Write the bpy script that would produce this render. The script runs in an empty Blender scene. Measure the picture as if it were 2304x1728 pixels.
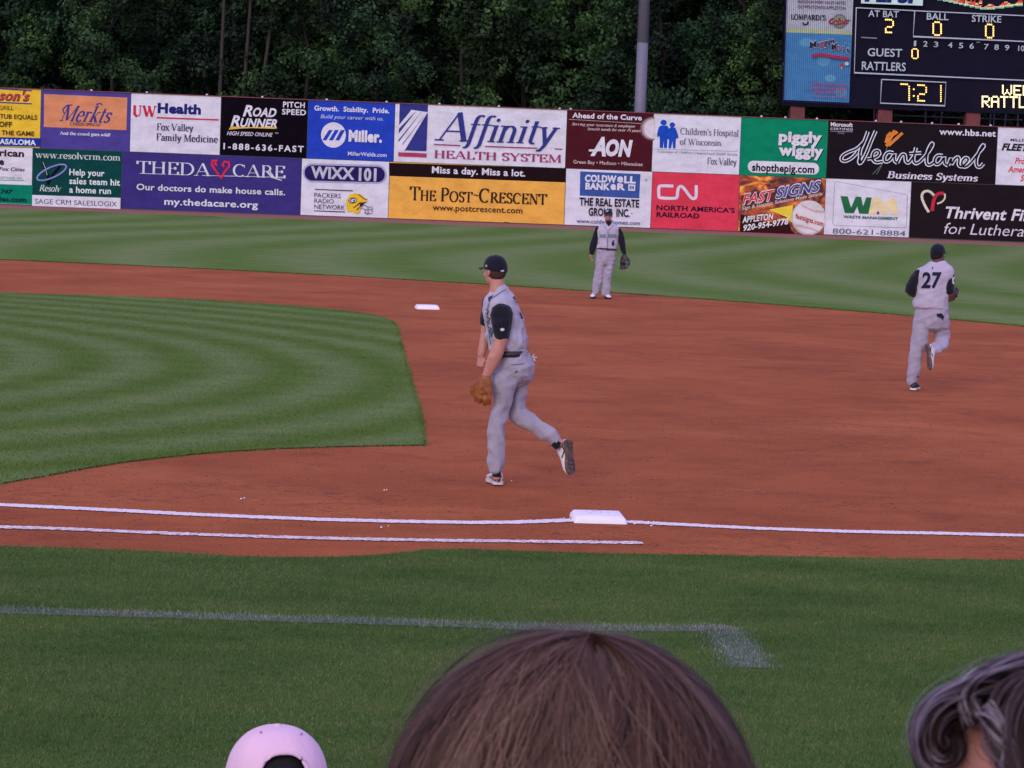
import bpy, bmesh, math, random
import numpy as np
from mathutils import Vector, Matrix, noise, geometry
from mathutils.bvhtree import BVHTree
R = math.radians
rnd = random.Random(7)
rng = np.random.default_rng(7)
scene = bpy.context.scene
COL = scene.collection

# ------------------------------------------------------------------ camera
# solved from the 90 ft base paths: x runs along the foul line (home -> first -> right field),
# y runs from first base to second base, the outer corner of first base is the origin
W, H = 2304, 1728
FPX, CX, CY, CH, YAW, PITCH, ROLL = 6166.83, -2.6135, -19.7861, 2.6412, 0.087291, -0.082114, 0.036206
CAMPOS = Vector((CX, CY, CH))
_d = Vector((math.sin(YAW)*math.cos(PITCH), math.cos(YAW)*math.cos(PITCH), math.sin(PITCH)))
_r = Vector((math.cos(YAW), -math.sin(YAW), 0)); _u = _r.cross(_d)
CR = _r*math.cos(ROLL) + _u*math.sin(ROLL)
CU = -_r*math.sin(ROLL) + _u*math.cos(ROLL)
CD = _d
cam = bpy.data.cameras.new('camera'); camo = bpy.data.objects.new('camera', cam); COL.objects.link(camo)
camo.matrix_world = Matrix(((CR.x, CU.x, -CD.x, CX), (CR.y, CU.y, -CD.y, CY), (CR.z, CU.z, -CD.z, CH), (0, 0, 0, 1)))
cam.sensor_width = 36; cam.lens = FPX/W*36; cam.clip_start = 0.1; cam.clip_end = 2000
cam.dof.use_dof = True; cam.dof.focus_distance = 24; cam.dof.aperture_fstop = 42
scene.camera = camo

# ------------------------------------------------------------------ daylight (evening, overcast)
world = bpy.data.worlds.new('World'); scene.world = world; world.use_nodes = True
nt = world.node_tree; nt.nodes.clear()
sky = nt.nodes.new('ShaderNodeTexSky'); sky.sky_type = 'NISHITA'; sky.sun_disc = False
SUN_EL, SUN_AZ = 24.0, 205.0
sky.sun_elevation = R(SUN_EL); sky.sun_rotation = R(SUN_AZ); sky.air_density = 1.0; sky.dust_density = 2.0; sky.ozone_density = 1.5
tint = nt.nodes.new('ShaderNodeMix'); tint.data_type = 'RGBA'; tint.blend_type = 'MIX'
tint.inputs[0].default_value = 0.62
tint.inputs[7].default_value = (5.7, 4.75, 10.9, 1)      # even lavender cloud cover
bg = nt.nodes.new('ShaderNodeBackground'); bg.inputs[1].default_value = 0.13
ow = nt.nodes.new('ShaderNodeOutputWorld')
nt.links.new(sky.outputs[0], tint.inputs[6]); nt.links.new(tint.outputs[2], bg.inputs[0]); nt.links.new(bg.outputs[0], ow.inputs[0])
sl = bpy.data.lights.new('sun', 'SUN'); sl.energy = 0.85; sl.angle = R(24); sl.color = (1.0, 0.93, 0.93)
so = bpy.data.objects.new('sun', sl); COL.objects.link(so)
_az, _el = R(SUN_AZ), R(SUN_EL)
_s = Vector((math.sin(_az)*math.cos(_el), math.cos(_az)*math.cos(_el), math.sin(_el)))
so.rotation_euler = _s.to_track_quat('Z', 'Y').to_euler(); so.location = (0, 0, 40)
scene.view_settings.view_transform = 'Standard'; scene.view_settings.look = 'None'
scene.view_settings.gamma = 1; scene.view_settings.use_curve_mapping = False
scene.view_settings.exposure = 0.2
scene.render.film_transparent = False

# ------------------------------------------------------------------ helpers
def ray(px, py):
    return (CD + CR*((px - W/2)/FPX) - CU*((py - H/2)/FPX))
def G(px, py, z=0.0):                      # the point of the ground seen at a photo pixel
    d = ray(px, py); t = (z - CH)/d.z
    return CAMPOS + d*t
def lin(c):
    return c/12.92 if c <= 0.04045 else ((c+0.055)/1.055)**2.4
K = (0.84, 0.75, 1.10)                     # the evening light on a wall that faces the stands
def C(r, g, b):                            # colour read off the photo -> the paint's own colour
    return tuple(min(0.86, lin(v/255)/k) for v, k in zip((r, g, b), K))
def tag(o, label=None, cat=None, group=None, kind=None):
    if label: o['label'] = label
    if cat: o['category'] = cat
    if group: o['group'] = group
    if kind: o['kind'] = kind
    return o
def link(o, parent=None):
    COL.objects.link(o)
    if parent is not None: o.parent = parent
    return o
def mesh_obj(name, verts, faces, mat=None, parent=None, smooth=False):
    me = bpy.data.meshes.new(name); me.from_pydata([tuple(v) for v in verts], [], faces); me.update()
    if mat: me.materials.append(mat)
    if smooth: me.polygons.foreach_set('use_smooth', [True]*len(me.polygons))
    return link(bpy.data.objects.new(name, me), parent)
def np_mesh(name, V, F, mat=None, parent=None, smooth=False):   # V (n,3) F (m,k) numpy
    me = bpy.data.meshes.new(name); n, (m, k) = len(V), F.shape
    me.vertices.add(n); me.vertices.foreach_set('co', np.ascontiguousarray(V, dtype=np.float32).ravel())
    me.loops.add(m*k); me.loops.foreach_set('vertex_index', np.ascontiguousarray(F, dtype=np.int32).ravel())
    me.polygons.add(m); me.polygons.foreach_set('loop_start', np.arange(0, m*k, k, dtype=np.int32))
    me.polygons.foreach_set('loop_total', np.full(m, k, dtype=np.int32))
    if smooth: me.polygons.foreach_set('use_smooth', np.ones(m, dtype=bool))
    me.update(calc_edges=True)
    if mat: me.materials.append(mat)
    return link(bpy.data.objects.new(name, me), parent)
def empty(name, loc=(0, 0, 0), rz=0):
    o = bpy.data.objects.new(name, None); o.location = loc; o.rotation_euler = (0, 0, rz); o.empty_display_size = 0.2
    return link(o)
def box_data(x0, x1, y0, y1, z0, z1):
    v = [(x0,y0,z0),(x1,y0,z0),(x1,y1,z0),(x0,y1,z0),(x0,y0,z1),(x1,y0,z1),(x1,y1,z1),(x0,y1,z1)]
    f = [(0,3,2,1),(4,5,6,7),(0,1,5,4),(1,2,6,5),(2,3,7,6),(3,0,4,7)]
    return v, f

# ------------------------------------------------------------------ materials
_mats = {}
def nodes(name, rough=0.8, spec=0.3):
    m = bpy.data.materials.new(name); m.use_nodes = True
    t = m.node_tree; b = t.nodes['Principled BSDF']
    b.inputs['Roughness'].default_value = rough; b.inputs['Specular IOR Level'].default_value = spec
    return m, t, b
def N(t, typ, **kw):
    n = t.nodes.new(typ)
    for k, v in kw.items():
        if k.startswith('i_'):
            key = k[2:]; key = int(key) if key.isdigit() else key.replace('_', ' ')
            n.inputs[key].default_value = v
        else: setattr(n, k, v)
    return n
def noise_tex(t, vec, scale, detail=4, rough=0.55, dist=0.0):
    n = N(t, 'ShaderNodeTexNoise'); n.inputs['Scale'].default_value = scale; n.inputs['Detail'].default_value = detail
    n.inputs['Roughness'].default_value = rough; n.inputs['Distortion'].default_value = dist
    if vec is not None: t.links.new(vec, n.inputs['Vector'])
    return n
def ramp(t, fac, stops):
    r = N(t, 'ShaderNodeValToRGB'); e = r.color_ramp.elements
    while len(e) < len(stops): e.new(0.5)
    for k, (p, c) in enumerate(stops):
        e[k].position = p; e[k].color = tuple(c) + (1,) if len(c) == 3 else c
    t.links.new(fac, r.inputs[0]); return r
def mixc(t, fac, a, b, mode='MIX'):
    m = N(t, 'ShaderNodeMix', data_type='RGBA', blend_type=mode)
    for s, v in ((0, fac), (6, a), (7, b)):
        if hasattr(v, 'links'): t.links.new(v, m.inputs[s])
        elif isinstance(v, (int, float)): m.inputs[s].default_value = v
        else: m.inputs[s].default_value = tuple(v) + (1,) if len(v) == 3 else v
    return m.outputs[2]
def math_n(t, op, a, b=None, c=None):
    m = N(t, 'ShaderNodeMath', operation=op)
    for s, v in ((0, a), (1, b), (2, c)):
        if v is None: continue
        if hasattr(v, 'links'): t.links.new(v, m.inputs[s])
        else: m.inputs[s].default_value = v
    return m.outputs[0]
def bump(t, b, h, dist=0.01, strength=0.5):
    n = N(t, 'ShaderNodeBump'); n.inputs['Strength'].default_value = strength; n.inputs['Distance'].default_value = dist
    t.links.new(h, n.inputs['Height']); t.links.new(n.outputs[0], b.inputs['Normal'])
def pos(t):
    return N(t, 'ShaderNodeNewGeometry').outputs['Position']
def mapping(t, vec, scale=(1, 1, 1), rot=(0, 0, 0), loc=(0, 0, 0)):
    m = N(t, 'ShaderNodeMapping'); m.inputs['Scale'].default_value = scale; m.inputs['Rotation'].default_value = rot
    m.inputs['Location'].default_value = loc; t.links.new(vec, m.inputs['Vector']); return m.outputs[0]

def plain(name, col, rough=0.7, var=0.12, scale=8, bumpd=0.0, spec=0.3, metal=0.0, emit=0.0):
    key = (name, tuple(round(c, 4) for c in col), rough, emit)
    if key in _mats: return _mats[key]
    m, t, b = nodes(name, rough, spec); b.inputs['Metallic'].default_value = metal
    p = pos(t); n = noise_tex(t, p, scale, 5)
    lo = tuple(c*(1-var) for c in col); hi = tuple(min(1, c*(1+var)) for c in col)
    r = ramp(t, n.outputs[0], [(0.3, lo), (0.7, hi)]); t.links.new(r.outputs[0], b.inputs['Base Color'])
    if bumpd: bump(t, b, noise_tex(t, p, scale*4, 4).outputs[0], bumpd)
    if emit:
        b.inputs['Emission Color'].default_value = tuple(col) + (1,); b.inputs['Emission Strength'].default_value = emit
    _mats[key] = m; return m
def vinyl(col, rough=0.42):                # printed banner vinyl: faint creases and grime
    key = ('vinyl', tuple(round(c, 4) for c in col), rough)
    if key in _mats: return _mats[key]
    m, t, b = nodes('printed_vinyl', .75, 0.02)
    p = pos(t)
    grime = noise_tex(t, mapping(t, p, (1.2, 1.2, 2.5)), 1.2, 6, 0.65)
    g2 = ramp(t, grime.outputs[0], [(0.30, (0.80, 0.79, 0.78)), (0.60, (1, 1, 1))])
    c = mixc(t, 1.0, tuple(col), g2.outputs[0], 'MULTIPLY')
    t.links.new(c, b.inputs['Base Color'])
    cre = noise_tex(t, mapping(t, p, (1.6, 1.6, .55), (0, R(28), 0)), 1.5, 5, 0.6, 1.2)
    sh = ramp(t, cre.outputs[0], [(0.40, (0,)*3), (0.5, (1,)*3), (0.60, (0,)*3)])
    bump(t, b, sh.outputs[0], 0.03, 0.35)
    _mats[key] = m; return m
# ================================================================== GROUND
def dirt_material():
    m, t, b = nodes('infield_dirt', 0.95, 0.1)
    p = pos(t)
    big = noise_tex(t, mapping(t, p, (0.34, 0.40, 1)), 1.0, 6, 0.65, 0.7)          # drag-mat streaks run along x
    mid = noise_tex(t, mapping(t, p, (1.2, 1.7, 1)), 1.0, 7, 0.75, 0.8)
    fine = noise_tex(t, p, 42, 5, 0.75)
    grit = noise_tex(t, p, 170, 2, 0.6)
    base = ramp(t, big.outputs[0], [(0.34, (0.325, 0.090, 0.027)), (0.5, (0.375, 0.107, 0.031)), (0.66, (0.445, 0.138, 0.042))]).outputs[0]
    c = mixc(t, 0.6, base, ramp(t, mid.outputs[0], [(0.36, (0.72,)*3), (0.5, (1,)*3), (0.66, (1.14,)*3)]).outputs[0], 'MULTIPLY')
    c = mixc(t, 0.60, c, ramp(t, fine.outputs[0], [(0.36, (0.52, 0.52, 0.56)), (0.5, (1,)*3), (0.64, (1.40, 1.38, 1.3))]).outputs[0], 'MULTIPLY')
    c = mixc(t, 0.7, c, ramp(t, grit.outputs[0], [(0.28, (0.55,)*3), (0.42, (1,)*3), (0.66, (1,)*3), (0.76, (1.5, 1.45, 1.5))]).outputs[0], 'MULTIPLY')
    # cleat scuffs: short dark scratches round first base, where the runners turn
    scv = noise_tex(t, mapping(t, p, (2.2, 5.5, 1), (0, 0, R(-14))), 1.9, 4, 0.72, 2.2)
    sc = ramp(t, scv.outputs[0], [(0.385, (1,)*3), (0.43, (0,)*3)]).outputs[0]
    msk = noise_tex(t, mapping(t, p, (0.5, 0.5, 1)), 1.0, 2)
    sc = math_n(t, 'MULTIPLY', sc, ramp(t, msk.outputs[0], [(0.46, (0,)*3), (0.56, (1,)*3)]).outputs[0])
    c = mixc(t, math_n(t, 'MULTIPLY', sc, 0.6), c, (0.10, 0.038, 0.028))
    t.links.new(c, b.inputs['Base Color'])
    hsum = math_n(t, 'ADD', math_n(t, 'MULTIPLY', fine.outputs[0], 1.0), math_n(t, 'MULTIPLY', mid.outputs[0], 3.0))
    hsum = math_n(t, 'ADD', hsum, math_n(t, 'MULTIPLY', sc, -0.8))
    bump(t, b, hsum, 0.016, 0.6)
    return m
def grass_material(name, stripes=None, dark=(0.036, 0.098, 0.022), light=(0.075, 0.150, 0.060), mottling=1.0):
    m, t, b = nodes(name, 0.95, 0.03)
    p = pos(t); sep = N(t, 'ShaderNodeSeparateXYZ'); t.links.new(p, sep.inputs[0])
    X, Y = sep.outputs[0], sep.outputs[1]
    wob = noise_tex(t, mapping(t, p, (0.35, 0.35, 1)), 1.0, 3)
    wv = math_n(t, 'MULTIPLY', math_n(t, 'SUBTRACT', wob.outputs[0], 0.5), 0.9)
    if stripes == 'rings':                 # mown in rings round the mound
        dx = math_n(t, 'ADD', X, 14.39); dy = math_n(t, 'SUBTRACT', Y, 13.04)
        r = math_n(t, 'SQRT', math_n(t, 'ADD', math_n(t, 'MULTIPLY', dx, dx), math_n(t, 'MULTIPLY', dy, dy)))
        ph = math_n(t, 'MULTIPLY', math_n(t, 'ADD', r, math_n(t, 'MULTIPLY', wv, 0.25)), 2*math.pi/1.22)
        s = math_n(t, 'SINE', math_n(t, 'ADD', ph, -0.3))
    elif stripes == 'waves':               # mown in long waves across the outfield
        k = 0.0785
        cs = math_n(t, 'COSINE', math_n(t, 'MULTIPLY', math_n(t, 'SUBTRACT', Y, 47.0), k))
        g = math_n(t, 'MULTIPLY', math_n(t, 'SUBTRACT', 1.0, cs), 5.4)
        ph = math_n(t, 'MULTIPLY', math_n(t, 'ADD', math_n(t, 'SUBTRACT', X, g), wv), 2*math.pi/4.22)
        s = math_n(t, 'SINE', math_n(t, 'ADD', ph, 4.3))
    if stripes:
        f = math_n(t, 'ADD', math_n(t, 'MULTIPLY', s, 0.44), 0.5)
        f = math_n(t, 'ADD', f, math_n(t, 'MULTIPLY', wv, 0.35))
        fc = N(t, 'ShaderNodeClamp'); t.links.new(f, fc.inputs[0])
        c = mixc(t, fc.outputs[0], dark, light)
    else:
        pn = noise_tex(t, mapping(t, p, (0.8, 1.6, 1)), 1.0, 5, 0.6)
        c = ramp(t, pn.outputs[0], [(0.3, dark), (0.7, light)]).outputs[0]
    pat = noise_tex(t, mapping(t, p, (0.9, 1.5, 1)), 1.0, 7, 0.75)
    c = mixc(t, 0.55*mottling, c, ramp(t, pat.outputs[0], [(0.34, (0.66, 0.74, 0.62)), (0.5, (1,)*3), (0.68, (1.35, 1.16, 1.15))]).outputs[0], 'MULTIPLY')
    fine = noise_tex(t, mapping(t, p, (1, 1.5, 1)), 60, 4, 0.8)
    c = mixc(t, 0.8, c, ramp(t, fine.outputs[0], [(0.36, (0.45,)*3), (0.5, (0.98,)*3), (0.64, (1.6, 1.48, 1.4))]).outputs[0], 'MULTIPLY')
    straw = noise_tex(t, p, 24, 3, 0.8)
    c = mixc(t, math_n(t, 'MULTIPLY', ramp(t, straw.outputs[0], [(0.60, (0,)*3), (0.72, (1,)*3)]).outputs[0], 0.35), c, (0.16, 0.13, 0.07))
    t.links.new(c, b.inputs['Base Color'])
    bump(t, b, fine.outputs[0], 0.012, 0.4)
    return m
def chalk_material(name='chalk', cover=0.5, col=(0.80, 0.80, 0.82), under=None, soft=0.05, scale=34):
    m, t, b = nodes(name, 0.95, 0.1)
    p = pos(t)
    n = noise_tex(t, mapping(t, p, (1, 2.2, 1)), scale, 5, 0.75, 0.6)
    f = ramp(t, n.outputs[0], [(cover-soft, (0,)*3), (cover+soft, (1,)*3)]).outputs[0]
    c = mixc(t, f, under, col)
    t.links.new(c, b.inputs['Base Color']); bump(t, b, n.outputs[0], 0.004, 0.4)
    return m
DIRT = dirt_material()
GR_IN = grass_material('infield_turf', 'rings', (0.092, 0.168, 0.026), (0.148, 0.222, 0.068))
GR_OUT = grass_material('outfield_turf', 'waves', (0.104, 0.192, 0.032), (0.166, 0.240, 0.072))
GR_FOUL = grass_material('foul_turf', None, (0.052, 0.128, 0.018), (0.092, 0.155, 0.034))
SOIL = plain('soil_edge', (0.055, 0.040, 0.022), 0.95, 0.3, 20)
LAWN = plain('rough_ground', (0.03, 0.045, 0.02), 0.95, 0.3, 2)

tag(mesh_obj('ground', [(-900, -900, -0.03), (900, -900, -0.03), (900, 900, -0.03), (-900, 900, -0.03)], [(0, 1, 2, 3)], LAWN), kind='structure')
tag(mesh_obj('infield_dirt', [(-60, -4.5, 0), (62, -4.5, 0), (62, 62, 0), (-60, 62, 0)], [(0, 1, 2, 3)], DIRT), kind='structure')

def jitter_line(pts, step, amp, closed=False, seed=1):
    rr = random.Random(seed); out = []
    n = len(pts) if closed else len(pts)-1
    for i in range(n):
        a, b2 = Vector(pts[i][:2]), Vector(pts[(i+1) % len(pts)][:2])
        L = (b2-a).length; k = max(1, min(600, int(L/step)))
        nn = Vector((-(b2-a).y, (b2-a).x)).normalized() if L > 0 else Vector((0, 0))
        for j in range(k):
            out.append(a.lerp(b2, j/k) + nn*rr.uniform(-amp, amp))
    if not closed: out.append(Vector(pts[-1][:2]))
    return out
def smooth_line(pts, it=2):                # Chaikin
    for _ in range(it):
        q = [pts[0]]
        for a, b2 in zip(pts[:-1], pts[1:]):
            a, b2 = Vector(a[:2]), Vector(b2[:2]); q += [a*.75+b2*.25, a*.25+b2*.75]
        q.append(pts[-1]); pts = q
    return [Vector(p[:2]) for p in pts]
def slab(name, loop, z0, z1, mat, side):
    loop = [Vector(p[:2]) for p in loop]
    tris = geometry.tessellate_polygon([[Vector((p.x, p.y, 0)) for p in loop]])
    n = len(loop)
    V = [(p.x, p.y, z1) for p in loop] + [(p.x, p.y, z0) for p in loop]
    F = []
    for a, b2, c in tris:
        A, B, Cc = loop[a], loop[b2], loop[c]
        F.append((a, b2, c) if (B-A).cross(Cc-A) > 0 else (a, c, b2))
    nt_ = len(F)
    for i in range(n): F.append((i, (i+1) % n, n+(i+1) % n, n+i))
    o = mesh_obj(name, V, F, mat); o.data.materials.append(side)
    for k, pl in enumerate(o.data.polygons):
        if k >= nt_: pl.material_index = 1
    return o
# infield grass: edge read off the photo
near = [G(*q) for q in [(0, 1090), (130, 1067), (250, 1045), (380, 1029), (500, 1018), (640, 1010), (780, 1006), (880, 1004)]]
side = [G(*q) for q in [(955, 1003), (951, 960), (938, 905), (921, 850), (906, 795), (897, 755), (890, 733)]]
top = [G(*q) for q in [(878, 722), (862, 716), (820, 706), (700, 692), (400, 672), (0, 660)]]
home_side = [Vector((-7.0, 0.95)), Vector((-24, 0.95)), Vector((-26, 4)), Vector((-26.5, 26)), Vector((-24, 27.0)), Vector((-12, 28.4))]
in_loop = smooth_line(near, 1) + smooth_line(side, 1)[0:] + smooth_line(top, 1)
in_loop = jitter_line(in_loop + [home_side[5], home_side[4], home_side[3], home_side[2], home_side[1], home_side[0]], 0.09, 0.012, True, 3)
tag(slab('infield_grass', in_loop, -0.01, 0.012, GR_IN, SOIL), kind='structure')
# outfield grass beyond the 95 ft arc
MC = Vector((-14.39, 13.04))
arc = [MC + Vector((math.cos(R(a)), math.sin(R(a))))*28.96 for a in np.linspace(-38, 150, 420)]
arcj = jitter_line(arc, 0.1, 0.02, False, 5)
out_loop = arcj + [Vector((-55, 28)), Vector((-75, 60)), Vector((-60, 89.5))]

# ------------------------------------------------------------------ the outfield wall's line
FA, FB, FC = 91.65, -0.128, 0.0
def YF(x): return FA + FB*x + FC*x*x
def FN(x, off):                            # a point set off the wall's face towards the field
    s = FB + 2*FC*x; L = math.hypot(1, s)
    return Vector((x + off*s/L, YF(x) - off/L))
out_loop += [Vector((x, YF(x)-6.0)) for x in np.linspace(-60, 70, 40)] + [Vector((75, 40)), Vector((62, -4.4)), Vector((9.5, -4.4))]
tag(slab('outfield_grass', [p for p in out_loop if not (p.y < -4.45)], -0.01, 0.020, GR_OUT, SOIL), kind='structure')
track = [Vector((x, YF(x)-6.3)) for x in np.linspace(-60, 70, 40)] + [Vector((x, YF(x)+0.3)) for x in np.linspace(70, -60, 40)]
tag(slab('warning_track', track, -0.02, 0.012, plain('track_gravel', (0.30, 0.118, 0.085), 0.95, 0.18, 6, 0.01), SOIL), kind='structure')
# foul-side grass, its wavy upper edge read off the photo
fe = [G(*q) for q in [(-60, 1233), (0, 1235), (140, 1238), (273, 1243), (420, 1250), (520, 1257), (650, 1260), (760, 1259), (850, 1255), (900, 1249), (960, 1242), (1060, 1241), (1152, 1245), (1400, 1252), (1640, 1255), (2000, 1262), (2304, 1266), (2400, 1268)]]
fl = smooth_line(fe, 2)
FOUL_EDGE = fl
foul_loop = jitter_line([Vector((-50, fl[0].y))] + fl + [Vector((50, fl[-1].y)), Vector((50, -11.5)), Vector((-50, -11.5))], 0.05, 0.012, True, 9)
tag(slab('foul_grass', foul_loop, -0.02, 0.018, GR_FOUL, SOIL), kind='structure')

# ------------------------------------------------------------------ chalk lines (sheets 4 mm proud)
CH_D = chalk_material('line_chalk', 0.41, (0.85, 0.80, 0.71), (0.44, 0.20, 0.14), 0.05, 22)
CH_L = chalk_material('lane_chalk', 0.465, (0.84, 0.79, 0.70), (0.36, 0.13, 0.08), 0.04, 20)
CH_G = chalk_material('grass_paint', 0.60, (0.30, 0.34, 0.30), (0.075, 0.125, 0.050), 0.16, 55)
def ribbon(name, pts, w, z, mat, jit=0.006, seed=1, w_end=None):
    rr = random.Random(seed); P = [Vector(p[:2]) for p in pts]; Q = []
    for a, b2 in zip(P[:-1], P[1:]):
        k = max(1, int((b2-a).length/0.012)); Q += [a.lerp(b2, j/k) for j in range(k)]
    Q.append(P[-1]); V = []; n = len(Q)
    for i, q in enumerate(Q):
        t = (Q[min(i+1, n-1)]-Q[max(i-1, 0)]).normalized(); nn = Vector((-t.y, t.x))
        ww = w if w_end is None else w + (w_end-w)*i/(n-1)
        if i > n-3 or i < 2: ww *= 0.7
        V += [(*(q+nn*(ww/2+rr.uniform(-jit, jit))), z), (*(q-nn*(ww/2+rr.uniform(-jit, jit))), z)]
    F = [(2*i, 2*i+1, 2*i+3, 2*i+2) for i in range(n-1)]
    return tag(mesh_obj(name, V, F, mat), kind='structure')
ribbon('foul_line', [G(*q) for q in [(-40, 1135), (0, 1137), (140, 1143.5), (273, 1150), (420, 1158), (560, 1164), (716, 1170), (900, 1174.5), (1060, 1177), (1152, 1176.5), (1230, 1174), (1287, 1171)]], 0.165, 0.006, CH_D, 0.014, 1)
ribbon('outfield_foul_line', [G(*q) for q in [(1410, 1175), (1460, 1178), (1560, 1183), (1700, 1190), (1900, 1197), (2100, 1201), (2304, 1206), (2500, 1212)]], 0.155, 0.006, CH_D, 0.014, 2)
ribbon('runners_lane_line', [G(*q) for q in [(-40, 1185), (0, 1187), (140, 1191), (273, 1197), (420, 1203), (600, 1209), (800, 1214), (1000, 1217.5), (1152, 1219), (1300, 1221), (1446, 1222.5)]], 0.135, 0.006, CH_L, 0.016, 3)
ribbon('box_line', [G(*q, .024) for q in [(-60, 1370), (0, 1373), (273, 1381), (600, 1391), (900, 1400), (1152, 1409), (1350, 1413), (1500, 1414), (1630, 1414)]], 0.17, 0.0225, CH_G, 0.004, 4)
ribbon('box_end_line', [G(*q, .028) for q in [(1622, 1412), (1660, 1450), (1695, 1500)]], 0.19, 0.0225, CH_G, 0.004, 5)
# scattered chalk crumbs
V = []; F = []
for (px, py, s) in [(553, 1124, 1.3), (868, 1104, 0.9), (868, 1188, 1.0), (1158, 1083, 0.5), (1130, 1086, .4), (1455, 1180, 1.6), (1470, 1177, 1.0), (1272, 1170, 1.4)]:
    c = G(px, py)
    for _ in range(int(3*s)):
        x, y = c.x + rnd.gauss(0, .03*s), c.y + rnd.gauss(0, .04*s); r_ = rnd.uniform(.004, .011); b0 = len(V)
        V += [(x+r_*math.cos(a)*rnd.uniform(.7, 1.6), y+r_*math.sin(a), 0.004+ (.006 if k % 2 else .002)) for k, a in enumerate(np.linspace(0, 5.2, 6))] + [(x, y, .016)]
        F += [(b0+k, b0+(k+1) % 6, b0+6) for k in range(6)]
tag(mesh_obj('chalk_crumbs', V, F, plain('chalk_crumb', (.72, .71, .74), .95)), 'white crumbs of chalk scattered on the dirt beside the foul line', 'chalk crumbs', kind='stuff')

# loose clods of dirt
def clods(name, n, box, smin, smax, mat, label):
    V = []; F = []
    for _ in range(n):
        x = rnd.uniform(box[0], box[1]); y = rnd.uniform(box[2], box[3]); s = smin + (smax-smin)*rnd.random()**3; b0 = len(V)
        V += [(x+s*math.cos(a)*rnd.uniform(.6, 1.3), y+s*math.sin(a)*rnd.uniform(.6, 1.3), 0) for a in np.linspace(0, 5.03, 5)] + [(x, y, s*rnd.uniform(.5, 1.0))]
        F += [(b0+k, b0+(k+1) % 5, b0+5) for k in range(5)]
    return tag(mesh_obj(name, V, F, mat), label, 'dirt clods', kind='stuff')
clods('dirt_clods', 9000, (-5, 5, -2.0, 9), .003, .013, plain('clod', (0.19, 0.068, 0.042), .95, .4, 30), 'small loose clods of brown dirt lying on the infield')

# ------------------------------------------------------------------ grass blades in front and along the edges
def blades(name, pts, hmin, hmax, w, mat, label, lean=0.5):
    n = len(pts); h = rng.uniform(hmin, hmax, n); a = rng.uniform(0, 2*np.pi, n)
    la = rng.uniform(0, 2*np.pi, n); ll = rng.uniform(0, lean, n)*h
    dx, dy = np.cos(a)*w*rng.uniform(.6, 1.3, n), np.sin(a)*w*rng.uniform(.6, 1.3, n)
    V = np.zeros((n, 3, 3)); V[:, 0] = pts; V[:, 1] = pts; V[:, 2] = pts
    V[:, 0, 0] -= dx; V[:, 0, 1] -= dy; V[:, 1, 0] += dx; V[:, 1, 1] += dy
    V[:, 2, 0] += np.cos(la)*ll; V[:, 2, 1] += np.sin(la)*ll; V[:, 2, 2] += h
    o = np_mesh(name, V.reshape(-1, 3), np.arange(3*n).reshape(n, 3), mat)
    return tag(o, label, 'grass', kind='stuff')
def in_view(P, m=60):
    d = P - np.array(CAMPOS); zc = d @ np.array(CD); x = W/2 + FPX*(d @ np.array(CR))/zc; y = H/2 - FPX*(d @ np.array(CU))/zc
    return (x > -m) & (x < W+m) & (y > -m) & (y < H+m*2) & (zc > 0)
def blade_material(name, cols):
    m, t, b = nodes(name, 0.85, 0.2)
    g = N(t, 'ShaderNodeNewGeometry')
    r = ramp(t, g.outputs['Random Per Island'], [(i/(len(cols)-1), c) for i, c in enumerate(cols)])
    pn = noise_tex(t, mapping(t, g.outputs['Position'], (0.7, 1.5, 1)), 1.0, 5, 0.65)
    c = mixc(t, 0.8, r.outputs[0], ramp(t, pn.outputs[0], [(0.36, (0.62, 0.72, 0.62)), (0.5, (1,)*3), (0.66, (1.45, 1.20, 1.15))]).outputs[0], 'MULTIPLY')
    t.links.new(c, b.inputs['Base Color']); return m
BL = blade_material('grass_blade', [(0.040, 0.092, 0.015), (0.062, 0.132, 0.022), (0.084, 0.158, 0.032), (0.108, 0.168, 0.046), (0.21, 0.19, 0.095)])
n0 = 430000
fx = rng.uniform(-6.5, 3.5, n0*2); fy = rng.uniform(-9.2, -1.3, n0*2)
ex = np.array([p.x for p in FOUL_EDGE]); ey = np.array([p.y for p in FOUL_EDGE])
P = np.stack([fx, fy, np.full_like(fx, 0.016)], 1)
P = P[(fy < np.interp(fx, ex, ey) + rng.normal(0, .012, len(fx))) & in_view(P)][:n0]
blades('foul_grass_blades', P, .008, .022, .0022, BL, 'short green grass blades in the foul ground in front of the dirt', 0.9)

# blades carrying the line paint: denser along the middle of each painted stroke
def line_pts(path, w, n):
    P_ = [Vector(p[:2]) for p in path]; L = [(b-a).length for a, b in zip(P_[:-1], P_[1:])]; T = sum(L); out = []
    for _ in range(n):
        d = rnd.random()*T; k = 0
        while d > L[k] and k < len(L)-1: d -= L[k]; k += 1
        a, b = P_[k], P_[k+1]; t_ = (b-a).normalized(); nn = Vector((-t_.y, t_.x)); q = a + t_*d + nn*rnd.gauss(0, w*.30); out.append((q.x, q.y, .018))
    return out
PT = blade_material('painted_blade', [(0.07, 0.13, 0.05), (0.12, 0.17, 0.10), (0.22, 0.26, 0.22), (0.40, 0.43, 0.42)])
pp = line_pts([G(*q, .02) for q in [(-60, 1370), (0, 1373), (273, 1381), (600, 1391), (900, 1400), (1152, 1409), (1350, 1413), (1500, 1414), (1640, 1414)]], .17, 13000) + line_pts([G(*q, .02) for q in [(1622, 1412), (1652, 1450), (1688, 1502)]], .24, 4500)
blades('painted_grass_blades', np.array(pp), .008, .026, .0022, PT, 'grass blades whitened by the faded box line in foul ground', 0.9)
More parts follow.
